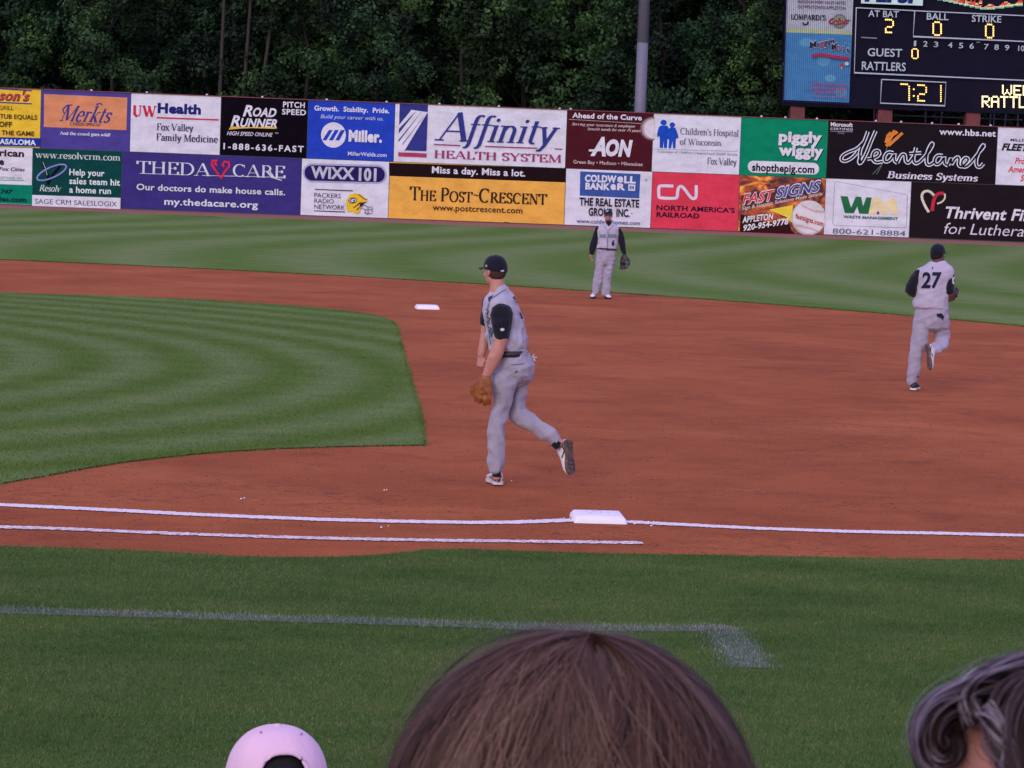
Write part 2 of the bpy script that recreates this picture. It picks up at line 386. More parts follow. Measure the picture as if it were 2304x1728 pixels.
# turf blades of the infield and its edges (they take the mowing rings' colour from the same turf)
il = np.array([(p.x, p.y) for p in in_loop]); m_ = 260000
qx = rng.uniform(-9.5, 0, m_); qy = 1.2 + 27*rng.uniform(0, 1, m_)**1.7
ins = np.zeros(m_, bool); j = len(il)-1
for i in range(len(il)):
    xi, yi = il[i]; xj, yj = il[j]; c_ = ((yi > qy) != (yj > qy)) & (qx < (xj-xi)*(qy-yi)/((yj-yi) if yj != yi else 1e-9)+xi); ins ^= c_; j = i
P = np.stack([qx, qy, np.full(m_, .010)], 1); P = P[ins & in_view(P)]
blades('infield_grass_blades', P, .012, .030, .0035, GR_IN, 'short mown blades of the infield turf', 0.7)
e_ = np.array([(p.x, p.y) for p in in_loop]); seg = rng.integers(0, len(e_), 26000); tt = rng.uniform(0, 1, 26000)[:, None]; q = e_[seg]*(1-tt) + e_[(seg+1) % len(e_)]*tt + rng.normal(0, .018, (26000, 2))
P = np.concatenate([q, np.full((26000, 1), .002)], 1); P = P[in_view(P)]; blades('infield_edge_blades', P, .012, .034, .004, GR_IN, 'ragged blades along the cut edge of the infield turf', 1.0)
e_ = np.array([(p.x, p.y) for p in arcj]); seg = rng.integers(0, len(e_)-1, 30000); tt = rng.uniform(0, 1, 30000)[:, None]; q = e_[seg]*(1-tt) + e_[seg+1]*tt + rng.normal(0, .03, (30000, 2))
P = np.concatenate([q, np.full((30000, 1), .004)], 1); P = P[in_view(P)]; blades('outfield_edge_blades', P, .015, .040, .007, GR_OUT, 'ragged blades along the cut edge of the outfield turf', 1.0)
# ================================================================== OUTFIELD WALL, BANNERS, SCOREBOARD
class Plane:
    """a vertical surface: x along it, z up; off = distance set off its face towards the field"""
    def __init__(s, back, k=(1.0, 0.0)): s.back, s.k = back, k
    def zs(s, x): return s.k[0] + s.k[1]*(x+4.9)
    def at(s, x, z, off=0.0):
        return Vector((x, YF(x) + s.back - off, z*s.zs(x)))
    def uv(s, px, py):                     # photo pixel -> (x, z) on the surface
        d = ray(px, py); t = 110.0
        for _ in range(12):
            P_ = CAMPOS + d*t; t += (YF(P_.x) + s.back - P_.y)/d.y
        P_ = CAMPOS + d*t; return P_.x, P_.z/s.zs(P_.x)
WALL = Plane(0.0, (0.967, -0.00074)); BOARD = Plane(4.5)
CROPS = {'A': (0, 150, .22604), 'B': (450, 150, .22604), 'C': (850, 200, .22604), 'D': (1250, 200, .22604),
         'E': (1640, 200, .30018), 'F': (1700, 0, .27306), 'P': (0, 0, 1.0)}
class Art:
    """printed artwork on a plane; every call adds one flat layer slightly proud of the last"""
    def __init__(s, plane, crop, root, base=0.012, rough=None):
        s.pl, s.crop, s.root, s.off, s.rough = plane, crop, root, base, rough
    def c(s, x, y):
        ox, oy, k = CROPS[s.crop]; return s.pl.uv(ox + x*k, oy + y*k)
    def mat(s, col):
        return col if isinstance(col, bpy.types.Material) else vinyl(C(*col))
    def emit(s, name, V2, F, col, up=0.004, label=None):
        s.off += up
        V = [s.pl.at(x, z, s.off + (e or 0)) for x, z, e in V2]
        o = mesh_obj(name, V, F, s.mat(col), s.root)
        if label: o['label'] = label
        return o
    def poly(s, pts, col, name='printed_shape'):
        q = [s.c(*p) for p in pts]
        tris = geometry.tessellate_polygon([[Vector((x, z, 0)) for x, z in q]])
        F = []
        for a, b, c in tris:
            A, B, D = (Vector(q[i]) for i in (a, b, c)); F.append((a, b, c) if (B-A).cross(D-A) > 0 else (a, c, b))
        return s.emit(name, [(x, z, 0) for x, z in q], F, col)
    def ell(s, cx, cy, rx, ry, col, rot=0, clipx=None, name='printed_disc', n=36):
        pts = []
        for k in range(n):
            a = 2*math.pi*k/n; x, y = rx*math.cos(a), ry*math.sin(a)
            X = cx + x*math.cos(R(rot)) - y*math.sin(R(rot)); Y = cy + x*math.sin(R(rot)) + y*math.cos(R(rot))
            if clipx is not None: X = min(X, clipx)
            pts.append((X, Y))
        return s.poly(pts, col, name)
    def pill(s, x0, y0, x1, y1, col, tilt=0.0, rad=None, name='printed_pill'):
        r_ = rad if rad else (y1-y0)/2; pts = []
        for cx, cy, a0 in ((x1-r_, y0+r_, -90), (x1-r_, y1-r_, 0), (x0+r_, y1-r_, 90), (x0+r_, y0+r_, 180)):
            for k in range(8):
                a = R(a0 + 90*k/7); X, Y = cx + r_*math.cos(a), cy + r_*math.sin(a); pts.append((X, Y + tilt*(X-x0)))
        return s.poly(pts, col, name)
    def strokes(s, lines, w, col, name='printed_stroke', w_fn=None):
        ox, oy, k = CROPS[s.crop]; ww = w*k/55.2
        V2 = []; F = []
        for li, L in enumerate(lines):
            q = [Vector(s.c(*p)) for p in L]; add_stroke(V2, F, q, [ww if w_fn is None else ww*w_fn(i/(len(q)-1)) for i in range(len(q))], (li % 3)*0.0015)
        return s.emit(name, V2, F, col)
    def text(s, body, x0, y0, x1, cap, col, bold=0.0, it=0.0, font='sans', y1=None, caps=None, space=1.0, name='lettering'):
        X0, Z0 = s.c(x0, y0); X1, Z1 = s.c(x1, y0 if y1 is None else y1)
        slope = 0 if y1 is None else (Z1-Z0)/(X1-X0)
        ox, oy, k = CROPS[s.crop]; capm = cap*k/55.4
        if font == 'sans':
            V, F = sans_text(body, bold, it, space); V2 = []; hi = CAPH[0]
            xs = [v[0] for v in V]; a, b = min(xs), max(xs)
            sx = (X1-X0)/(b-a); sy = capm/hi
            for x, y in V: X = (x-a)*sx; V2.append((X0+X, Z0 + y*sy + slope*X, 0))
        else:
            V, F = serif_text(body, bold, caps); xs = [v[0] for v in V]; a, b = min(xs), max(xs)
            V2 = []; sx = (X1-X0)/(b-a)
            for _ in range(12):
                wd = max((x-a)*sx + it*y*capm for x, y, e in V) - min((x-a)*sx + it*y*capm for x, y, e in V); sx *= (X1-X0)/wd
            for x, y, e in V:
                X = (x-a)*sx; V2.append((X0 + X + it*y*capm, Z0 + y*capm + slope*X, e))
        return s.emit(name, V2, F, col)

def add_stroke(V2, F, q, w, e=0.0):        # a mitred ribbon along q
    n = len(q); b0 = len(V2)
    for i in range(n):
        t = (q[min(i+1, n-1)] - q[max(i-1, 0)]); t = t.normalized() if t.length > 1e-9 else Vector((1, 0))
        nn = Vector((-t.y, t.x)); m = 1.0
        if 0 < i < n-1:
            t1 = (q[i]-q[i-1]).normalized(); cosv = abs(nn.dot(Vector((-t1.y, t1.x)))); m = min(1.6, 1/max(cosv, .5))
        a, b = q[i] + nn*w[i]/2*m, q[i] - nn*w[i]/2*m
        V2 += [(a.x, a.y, e), (b.x, b.y, e)]
    for i in range(n-1): F.append((b0+2*i, b0+2*i+1, b0+2*i+3, b0+2*i+2))

_tc = {}
CAPH = [0.7]
def sans_text(body, bold, it, space=1.0):
    key = (body, bold, it, space)
    if key in _tc: return _tc[key]
    cu = bpy.data.curves.new('t', 'FONT'); cu.body = body; cu.offset = bold; cu.shear = it; cu.resolution_u = 3
    cu.space_character = space*(1 + bold*1.4); cu.fill_mode = 'FRONT' if hasattr(cu, 'fill_mode') else cu.fill_mode
    o = bpy.data.objects.new('t', cu); COL.objects.link(o)
    dg = bpy.context.evaluated_depsgraph_get(); me = bpy.data.meshes.new_from_object(o.evaluated_get(dg))
    V = [(v.co.x, v.co.y) for v in me.vertices]; F = [tuple(p.vertices) for p in me.polygons]
    bpy.data.objects.remove(o); bpy.data.curves.remove(cu); bpy.data.meshes.remove(me)
    _tc[key] = (V, F); return V, F
V_, F_ = sans_text('H', 0, 0); CAPH[0] = max(v[1] for v in V_)

# a book serif drawn from pen strokes -------------------------------------------------
def _arc(cx, cy, rx, ry, a0, a1, n=12):
    return [(cx + rx*math.cos(R(a0+(a1-a0)*k/n)), cy + ry*math.sin(R(a0+(a1-a0)*k/n))) for k in range(n+1)]
XH = 0.66
GL = {}
def g(ch, adv, strokes, serifs=()): GL[ch] = (adv, strokes, serifs)
g('A', .92, [('t', [(.08, 0), (.44, 1)]), ('T', [(.44, 1), (.80, 0)]), ('t', [(.22, .34), (.68, .34)])], [(.08, 0), (.80, 0)])
g('B', .78, [('T', [(.18, 0), (.18, 1)]), ('a', [(.1, .97), (.38, .97)] + _arc(.38, .75, .2, .22, 90, -90) + [(.15, .53)]), ('a', [(.38, .53)] + _arc(.42, .28, .24, .25, 90, -90) + [(.1, .03)])], [(.15, 0), (.15, 1)])
g('C', .86, [('a', _arc(.45, .5, .36, .49, 48, 312, 22)), ('t', [(.74, .97), (.74, .72)])], [])
g('D', .92, [('T', [(.18, 0), (.18, 1)]), ('a', [(.08, .97), (.4, .97)] + _arc(.4, .5, .40, .47, 90, -90, 18) + [(.08, .03)])], [(.14, 0), (.14, 1)])
g('E', .74, [('T', [(.18, 0), (.18, 1)]), ('t', [(.08, .975), (.62, .975)]), ('t', [(.18, .52), (.5, .52)]), ('t', [(.08, .025), (.66, .025)]), ('a', [(.62, 1), (.62, .78)]), ('a', [(.66, 0), (.67, .24)]), ('a', [(.5, .63), (.5, .41)])], [])
g('F', .68, [('T', [(.18, 0), (.18, 1)]), ('t', [(.08, .975), (.6, .975)]), ('t', [(.18, .52), (.5, .52)]), ('a', [(.6, 1), (.6, .76)])], [(.18, 0)])
g('H', .96, [('T', [(.2, 0), (.2, 1)]), ('T', [(.76, 0), (.76, 1)]), ('t', [(.2, .52), (.76, .52)])], [(.2, 0), (.2, 1), (.76, 0), (.76, 1)])
g('I', .42, [('T', [(.21, 0), (.21, 1)])], [(.21, 0), (.21, 1)])
g('L', .70, [('T', [(.18, 0), (.18, 1)]), ('t', [(.08, .025), (.62, .025)]), ('a', [(.62, 0), (.64, .26)])], [(.18, 1)])
g('M', 1.12, [('t', [(.16, 0), (.18, 1)]), ('T', [(.18, 1), (.55, .06)]), ('t', [(.55, .06), (.92, 1)]), ('T', [(.94, 0), (.92, 1)])], [(.16, 0), (.94, 0), (.14, 1), (.95, 1)])
g('N', .96, [('t', [(.18, 0), (.18, 1)]), ('T', [(.18, 1), (.78, 0)]), ('t', [(.78, 0), (.78, 1)])], [(.18, 0), (.14, 1), (.78, 1)])
g('O', .96, [('a', _arc(.48, .5, .39, .49, 0, 360, 30))], [])
g('P', .72, [('T', [(.18, 0), (.18, 1)]), ('a', [(.08, .97), (.38, .97)] + _arc(.38, .72, .24, .25, 90, -90) + [(.15, .47)])], [(.18, 0)])
g('R', .84, [('T', [(.18, 0), (.18, 1)]), ('a', [(.08, .97), (.38, .97)] + _arc(.38, .74, .22, .23, 90, -90) + [(.15, .51)]), ('T', [(.40, .51), (.78, 0)])], [(.18, 0), (.80, 0)])
g('S', .66, [('a', [(.56, .76)] + _arc(.33, .75, .21, .23, 20, 220, 12) + [(.33, .52)] + _arc(.34, .26, .22, .24, 60, -160, 14)), ('t', [(.56, .98), (.56, .74)]), ('t', [(.11, .0), (.11, .26)])], [])
g('T', .82, [('T', [(.41, 0), (.41, 1)]), ('t', [(.05, .975), (.77, .975)]), ('a', [(.05, 1), (.05, .76)]), ('a', [(.77, 1), (.77, .76)])], [(.41, 0)])
g('U', .90, [('T', [(.2, 1), (.2, .3)] + _arc(.45, .3, .25, .28, 180, 270, 6)), ('t', _arc(.45, .3, .25, .28, 270, 360, 6) + [(.70, 1)])], [(.2, 1), (.7, 1)])
g('V', .88, [('T', [(.08, 1), (.43, 0)]), ('t', [(.43, 0), (.78, 1)])], [(.08, 1), (.78, 1)])
g('W', 1.25, [('T', [(.08, 1), (.38, 0)]), ('t', [(.38, 0), (.62, .95)]), ('T', [(.55, .95), (.85, 0)]), ('t', [(.85, 0), (1.12, 1)])], [(.08, 1), (.58, 1), (1.12, 1)])
g('Y', .84, [('T', [(.08, 1), (.42, .46)]), ('t', [(.42, .46), (.76, 1)]), ('T', [(.42, .5), (.42, 0)])], [(.08, 1), (.76, 1), (.42, 0)])
x_ = XH
g('a', .58, [('a', [(.10, .52)] + _arc(.28, .47, .17, .18, 160, 0, 8) + [(.45, .0)]), ('a', [(.44, .38)] + _arc(.27, .18, .18, .17, 80, 300, 12) + [(.44, .12)])], [(.49, 0)])
g('b', .66, [('T', [(.16, 0), (.16, 1)]), ('a', _arc(.34, x_/2, .22, x_/2, 150, -150, 16))], [(.12, 1)])
g('c', .54, [('a', _arc(.31, x_/2, .22, x_/2, 45, 315, 16))], [])
g('d', .68, [('T', [(.50, 0), (.50, 1)]), ('a', _arc(.32, x_/2, .22, x_/2, 30, 330, 16))], [(.46, 1), (.54, 0)])
g('e', .58, [('a', [(.09, .36), (.50, .36)] + _arc(.30, x_/2, .21, x_/2, 10, 320, 18))], [])
g('f', .42, [('T', [(.18, 0), (.18, .8)]), ('a', _arc(.33, .8, .15, .19, 180, 50, 6)), ('t', [(.05, x_), (.36, x_)])], [(.18, 0)])
g('ƒ', .40, [('T', [(.19, -.08), (.19, .84)]), ('a', [(.19, -.06)] + _arc(.07, -.08, .12, .17, 0, -110, 6)), ('a', _arc(.33, .84, .14, .17, 180, 50, 6)), ('t', [(.04, x_), (.38, x_)])], [])
g('g', .60, [('a', _arc(.28, .44, .18, .20, 0, 360, 16)), ('a', [(.2, .24), (.12, .14), (.2, .08), (.4, .06)] + _arc(.29, -.1, .22, .15, 60, -200, 14)), ('t', [(.42, .58), (.58, .63)])], [])
g('h', .70, [('T', [(.16, 0), (.16, 1)]), ('a', [(.16, .45)] + _arc(.35, .44, .18, .2, 150, 0, 8) + [(.53, 0)])], [(.12, 1), (.16, 0), (.53, 0)])
g('i', .34, [('T', [(.17, 0), (.17, x_)]), ('D', [(.17, .86)])], [(.12, x_), (.17, 0)])
g('k', .66, [('T', [(.16, 0), (.16, 1)]), ('t', [(.16, .22), (.50, x_)]), ('T', [(.28, .36), (.56, 0)])], [(.12, 1), (.16, 0), (.57, 0), (.5, x_)])
g('l', .34, [('T', [(.17, 0), (.17, 1)])], [(.12, 1), (.17, 0)])
g('m', 1.02, [('T', [(.16, 0), (.16, x_)]), ('a', [(.16, .45)] + _arc(.33, .44, .17, .2, 150, 0, 8) + [(.50, 0)]), ('a', [(.50, .45)] + _arc(.67, .44, .17, .2, 150, 0, 8) + [(.84, 0)])], [(.12, x_), (.16, 0), (.5, 0), (.84, 0)])
g('n', .70, [('T', [(.16, 0), (.16, x_)]), ('a', [(.16, .45)] + _arc(.35, .44, .18, .2, 150, 0, 8) + [(.53, 0)])], [(.12, x_), (.16, 0), (.53, 0)])
g('o', .62, [('a', _arc(.31, x_/2, .23, x_/2, 0, 360, 22))], [])
g('p', .66, [('T', [(.16, -.3), (.16, x_)]), ('a', _arc(.34, x_/2, .22, x_/2, 150, -150, 16))], [(.12, x_), (.16, -.3)])
g('r', .48, [('T', [(.16, 0), (.16, x_)]), ('a', [(.16, .42)] + _arc(.31, .48, .15, .15, 150, 30, 6))], [(.12, x_), (.16, 0)])
g('s', .46, [('a', [(.37, .5)] + _arc(.23, .49, .14, .15, 20, 220, 10) + [(.23, .34)] + _arc(.23, .17, .15, .16, 60, -160, 12))], [])
g('t', .42, [('T', [(.18, .88), (.18, .15)]), ('a', _arc(.29, .15, .11, .14, 180, 300, 6)), ('t', [(.05, x_), (.37, x_)])], [])
g('u', .70, [('a', [(.15, x_), (.15, .2)] + _arc(.33, .2, .18, .2, 180, 320, 8) + [(.51, .2)]), ('T', [(.52, x_), (.52, 0)])], [(.1, x_), (.48, x_), (.57, 0)])
g('v', .60, [('T', [(.08, x_), (.30, 0)]), ('t', [(.30, 0), (.52, x_)])], [(.08, x_), (.52, x_)])
g('w', .88, [('T', [(.08, x_), (.28, 0)]), ('t', [(.28, 0), (.45, x_)]), ('T', [(.42, x_), (.62, 0)]), ('t', [(.62, 0), (.80, x_)])], [(.08, x_), (.45, x_), (.80, x_)])
g('x', .62, [('T', [(.08, x_), (.54, 0)]), ('t', [(.08, 0), (.52, x_)])], [(.08, x_), (.52, x_), (.08, 0), (.54, 0)])
g('y', .60, [('T', [(.08, x_), (.32, 0)]), ('a', [(.52, x_), (.30, -.08), (.2, -.25), (.08, -.26)])], [(.08, x_), (.52, x_)])
g('z', .5, [('t', [(.06, x_-.02), (.44, x_-.02)]), ('T', [(.42, x_), (.08, 0)]), ('t', [(.06, .02), (.46, .02)])], [])
g('.', .26, [('D', [(.13, .05)])], []); g(',', .26, [('D', [(.13, .04)])], [])
g("'", .24, [('a', [(.12, 1), (.10, .76)])], []); g(' ', .34, [], []); g('!', .3, [('T', [(.15, .28), (.15, 1)]), ('D', [(.15, .05)])], [])
g('~', .5, [('t', [(.04, .42), (.16, .52), (.3, .45), (.44, .55)])], []); g('&', .8, [('a', [(.7, .05), (.25, .75)] + _arc(.36, .82, .12, .14, 200, -20, 8) + [(.15, .3)] + _arc(.32, .2, .2, .2, 160, 340, 8)  + [(.66, .45)])], [])
g('7', .6, [('t', [(.08, .97), (.54, .97)]), ('T', [(.52, .97), (.24, 0)])], []); g('5', .6, [('a', [(.5, .97), (.16, .97), (.14, .6)] + _arc(.28, .34, .24, .32, 100, -140, 14))], [])
def serif_text(body, bold=0.0, caps=None):
    T, t_ = .155*(1+bold), .055*(1+bold*1.6)
    V = []; F = []; x = 0; k = 0
    for i, ch in enumerate(body):
        sc = 1.0; c = ch
        if caps and ch.islower(): c = ch.upper(); sc = caps
        adv, st, se = GL[c]
        def width(a, b, kind):
            if kind == 'T': return T
            if kind == 't': return t_
            dx, dy = b[0]-a[0], b[1]-a[1]; L = math.hypot(dx, dy) or 1
            return t_ + (T-t_)*abs(dy)/L
        for kind, pts in st:
            k += 1; e = (k % 4)*0.0012
            if kind == 'D':
                cx, cy = pts[0]; r_ = .075*(1+bold*.5); b0 = len(V)
                V += [(x+(cx+r_*math.cos(R(a)))*sc, (cy+r_*math.sin(R(a)))*sc, e) for a in range(0, 360, 45)]; F.append(tuple(range(b0, b0+8))); continue
            q = [Vector((x+p[0]*sc, p[1]*sc)) for p in pts]; n = len(pts)
            ws = [width(pts[max(j-1, 0)], pts[min(j+1, n-1)], kind)*(sc**.6) for j in range(n)]
            add_stroke(V, F, q, ws, e)
        for sx, sy in se:
            k += 1; e = (k % 4)*0.0012; yy = sy + (t_/2 if sy <= 0.01 else -t_/2)
            add_stroke(V, F, [Vector((x+(sx-.13)*sc, yy*sc)), Vector((x+(sx+.13)*sc, yy*sc))], [t_, t_], e)
        x += adv*sc*(1+bold*.08)
    return V, F

# ---------------------------------------------------------------- the wall itself
HT, HS = 4.88, 2.42                        # 16 ft wall, joint of the two banner rows
def strip(name, x0, x1, z0, z1, off, mat, parent=None, depth=None, plane=WALL, seg=2.0):
    n = max(1, int((x1-x0)/seg)); V = []; F = []
    for i in range(n+1):
        x = x0 + (x1-x0)*i/n; V += [plane.at(x, z0, off), plane.at(x, z1, off)]
        if depth: V += [plane.at(x, z0, off-depth), plane.at(x, z1, off-depth)]
    k = 4 if depth else 2
    for i in range(n):
        a, b = i*k, (i+1)*k; F.append((a, b, b+1, a+1))
        if depth: F += [(a+1, b+1, b+3, a+3), (a+2, a+3, b+3, b+2), (a, a+2, b+2, b)]
    if depth: F += [(0, 1, 3, 2), (n*k, n*k+2, n*k+3, n*k+1)]
    return mesh_obj(name, V, F, mat, parent)
def pxX(px, py=350, plane=WALL): return plane.uv(px, py)[0]
wall = strip('outfield_wall', -45, 60, -0.02, HT-0.02, 0, plain('wall_plywood', (0.05, 0.075, 0.05), .8), depth=.12)
tag(wall, 'long curved outfield wall standing behind the two rows of advertising banners', 'wall')
strip('wall_cap', -45, 60, HT-0.02, HT+0.012, 0.05, plain('cap_red', (0.20, 0.05, 0.06), .6), wall, depth=.22)
capm = plain('cap_light', (.62, .60, .66), .4)
for px in (205, 330, 465, 590, 735, 870, 989, 1123, 1260, 1285, 1715, 1769, 1840, 1973, 2030, 2100, 2160, 2232):
    X = pxX(px, 230); v = []; f = []; bm = bmesh.new(); bmesh.ops.create_uvsphere(bm, u_segments=8, v_segments=5, radius=.05); me = bpy.data.meshes.new('cap_knob')
    bm.to_mesh(me); bm.free(); me.materials.append(capm); o = link(bpy.data.objects.new('cap_knob', me), wall); o.location = WALL.at(X, HT+.03, -.03)

def banner(label, x0, x1, z0, z1, col, name='advertising_banner', mat=None, th=0.010):
    m = mat or vinyl(C(*col))
    o = strip(name, x0+.012, x1-.012, z0+.012, z1-.012, th, m, None, depth=th-.001)
    return tag(o, label, 'banner')
top_joint = [pxX(p*1.0416, 260) for p in (88, 282, 477, 665, 853, 1225, 1412, 1602, 1790, 2157)]
low_joint = [pxX(p*1.0416, 430) for p in (69, 262, 650, 840, 1221, 1408, 1597, 1783, 1968)]
XL, XR = pxX(0, 300)-2.4, pxX(2304, 300)+2.6
TJ = [XL] + top_joint + [XR]; LJ = [XL-.3] + low_joint + [XR+1.2]
WH = (208, 198, 234); DK = (34, 26, 42)
def top(i, label, col, **k): return banner(label, TJ[i], TJ[i+1], HS, HT, col, **k)
def low(i, label, col, **k): return banner(label, LJ[i], LJ[i+1], .04, HS, col, **k)

# --- upper row
b = top(0, 'yellow banner with maroon script and black lettering, far left of the upper row', (222, 176, 60)); a = Art(WALL, 'A', b)
MAR = (125, 30, 70)
a.strokes([[(-120, 212), (318, 240)]], 13, (70, 60, 140)); a.strokes([[(-120, 350), (318, 370)]], 13, (70, 60, 140))
a.text("son's", -15, 332, 300, 95, (80, 20, 50), .045, .35); a.text("son's", -10, 328, 296, 90, (190, 60, 90), .005, .35)
a.text("GRILL", -8, 427, 133, 40, (70, 50, 40)); a.text("TUB EQUALS", 0, 514, 370, 44, (70, 48, 45), .02); a.text("OFF", -12, 596, 120, 50, (70, 48, 45), .03)
a.text("R THE GAME", -42, 675, 342, 44, (70, 48, 45), .025)
a.poly([(-400, 690), (403, 712), (396, 797), (-400, 775)], (30, 50, 160)); a.text("CASALOMA", -55, 766, 358, 50, (205, 210, 235), .03)
b = top(1, 'purple banner with an orange panel and blue cursive lettering', (74, 62, 150)); a = Art(WALL, 'A', b)
a.poly([(440, 272), (1268, 308), (1258, 632), (437, 600)], (206, 130, 105))
a.text("Merkts", 590, 540, 1115, 160, (62, 58, 140), .05, .42, 'serif'); a.strokes([[(640, 470), (625, 425), (665, 385), (720, 380)], [(980, 400), (960, 375), (1000, 365), (1020, 380)]], 12, (62, 58, 140))
a.text("CHEESE SPREAD", 697, 583, 1000, 30, (70, 50, 90), .2, 0, 'serif'); a.text("And the crowd goes wild!", 595, 676, 1098, 32, (200, 195, 235), .4, 0, 'serif')
b = top(2, 'white banner with red and navy lettering over a red rule', (206, 197, 233)); a = Art(WALL, 'A', b)
a.text("UW", 1318, 492, 1558, 112, (190, 40, 70), .55, 0, 'serif'); a.text("Health", 1568, 456, 2000, 92, (35, 35, 115), .05)
a.strokes([[(1562, 508), (2178, 530)]], 15, (190, 40, 80)); a.text("Fox Valley", 1562, 632, 1925, 72, (55, 50, 105), .1, 0, 'serif'); a.text("Family Medicine", 1558, 734, 2170, 72, (55, 50, 105), .1, 0, 'serif')
b = top(3, 'black banner with white slanted lettering, a yellow swoosh and a telephone number', (15, 10, 22)); a = Art(WALL, 'B', b)
a.text("R", 425, 490, 520, 108, WH, .03, .3); a.text("OAD", 525, 492, 760, 84, WH, .035, .3); a.text("R", 302, 592, 395, 108, WH, .03, .3); a.text("UNNER", 400, 596, 765, 84, WH, .035, .3)
a.poly([(285, 627), (305, 594), (420, 602), (750, 600), (750, 619), (520, 611), (400, 616)], (225, 170, 70))
a.text("HIGH SPEED ONLINE", 268, 680, 725, 38, WH, .01, .3); a.text("TM", 745, 668, 778, 14, WH)
a.text("PITCH", 826, 402, 1043, 54, WH, .025, 0, space=1.08); a.text("SPEED", 816, 474, 1055, 54, WH, .025, 0, space=1.05); a.text("1-888-636-FAST", 233, 820, 1033, 60, WH, .025, 0, space=1.25)
b = top(4, 'bright blue banner with a white disc crossed by slanting bars', (38, 62, 190)); a = Art(WALL, 'B', b)
a.text("Growth.  Stability.  Pride.", 1137, 434, 1885, 48, WH, .03); a.text("Build your career with us.", 1200, 512, 1825, 38, (190, 190, 235), 0, .25)
a.ell(1328, 680, 124, 126, WH)
for k in (0, 1, 2): a.poly([(1283+60*k, 630), (1322+60*k, 630), (1258+64*k, 733), (1218+64*k, 732)], (38, 62, 190))
a.text("Miller.", 1478, 738, 1810, 105, WH, .055); a.text("MillerWelds.com", 1472, 884, 1858, 40, WH, .012)
b = top(5, 'large white banner with tall navy slanted serif lettering and a blue striped emblem', (206, 198, 234)); a = Art(WALL, 'C', b)
NV = (52, 54, 135); PU = (150, 50, 110)
a.poly([(218, 137), (500, 150), (483, 620), (205, 608)], NV); a.poly([(203, 372), (335, 208), (497, 232), (268, 612), (203, 620)], WH)
for s_ in ([(208, 445), (210, 398), (392, 208)], [(204, 532), (208, 505), (447, 214)], [(243, 562), (250, 540), (494, 226)], [(268, 612), (497, 236), (483, 619)]): a.poly(s_, NV)
a.poly([(203, 630), (485, 642), (485, 682), (203, 670)], (165, 55, 110))
a.text("A", 562, 512, 905, 295, NV, -.05, .25, 'serif'); a.text("ƒƒinity", 862, 520, 1830, 265, NV, -.12, .30, 'serif')
a.strokes([[(558, 552), (818, 564)], [(1066, 572), (1590, 590)], [(1758, 596), (1835, 600)]], 11, PU)
a.text("HEALTH SYSTEM", 562, 687, 1825, 80, PU, .1, 0, 'serif')
b = top(6, 'maroon banner with white slanted initials and a pale blurred ball', (72, 24, 38)); a = Art(WALL, 'D', b)
a.ell(962, 395, 122, 118, (120, 84, 100), clipx=984); a.ell(966, 395, 108, 106, (168, 146, 168), clipx=984); a.ell(972, 396, 92, 94, (205, 192, 220), clipx=984)
a.text("Ahead of the Curve", 165, 286, 858, 50, WH, .03); a.strokes([[(133, 303), (850, 345)]], 3.5, (200, 180, 200))
a.text("Serving your insurance & employee", 160, 362, 790, 28, (200, 175, 195), 0, .3, 'serif'); a.text("benefit needs for over 75 years", 315, 410, 845, 28, (200, 175, 195), 0, .3, 'serif')
a.text("A", 345, 655, 500, 175, WH, .05, .3); a.text("ON", 496, 657, 762, 150, WH, .06, .2); a.strokes([[(330, 612), (420, 612)]], 22, WH); a.text("Green Bay • Madison • Milwaukee", 175, 742, 865, 36, (205, 185, 205), 0)
b = top(7, 'white banner with a blue silhouette of two children', (206, 198, 235)); a = Art(WALL, 'D', b); BB = (30, 70, 190); GY = (72, 68, 98)
a.ell(1075, 335, 31, 28, BB); a.ell(1162, 358, 27, 25, BB)
a.poly([(1040, 365), (1110, 365), (1130, 400), (1135, 480), (1112, 500), (1108, 590), (1078, 588), (1075, 505), (1068, 588), (1036, 586), (1036, 470), (1012, 480), (1010, 450), (1022, 395)], BB)
a.poly([(1140, 382), (1188, 384), (1210, 430), (1224, 488), (1208, 490), (1196, 500), (1192, 594), (1168, 592), (1164, 512), (1148, 592), (1122, 590), (1130, 505), (1108, 495), (1122, 410)], BB)
a.text("Children's Hospital", 1240, 452, 1820, 66, GY, -.15, 0, 'serif'); a.text("of Wisconsin", 1235, 552, 1645, 62, GY, -.15, 0, 'serif'); a.strokes([[(1005, 598), (1812, 622)]], 3, (130, 125, 165))
a.text("A member of Children's Hospital and Health System", 1005, 632, 1810, 24, (150, 142, 185), 0, .3, 'serif'); a.text("Fox Valley", 1508, 750, 1800, 70, GY, -.1, 0, 'serif')
b = top(8, 'green banner with round white lettering above a white capsule', (14, 122, 100)); a = Art(WALL, 'E', b)
for d_, cc in ((6, (20, 40, 45)), (0, WH)):
    a.text("piggly", 372+d_, 392+d_, 695+d_, 78, cc, .05); a.text("wiggly", 372+d_, 494+d_, 705+d_, 78, cc, .05)
a.pill(140, 537, 675, 625, WH, .035); a.text("shopthepig.com", 172, 613, 640, 56, (30, 25, 35), .035)
b = top(9, 'wide black banner with outlined cursive lettering and an orange wheat ear', (30, 22, 32)); a = Art(WALL, 'E', b)
a.text("Microsoft", 762, 279, 927, 30, WH, .03); a.text("CERTIFIED", 760, 306, 928, 16, WH, .01, space=1.2); a.strokes([[(760, 317), (927, 322)]], 2, WH); a.text("Partner", 815, 336, 868, 12, (150, 140, 160))
a.text("www.hbs.net", 1575, 341, 2000, 46, WH, .025)
OG = (205, 120, 60)
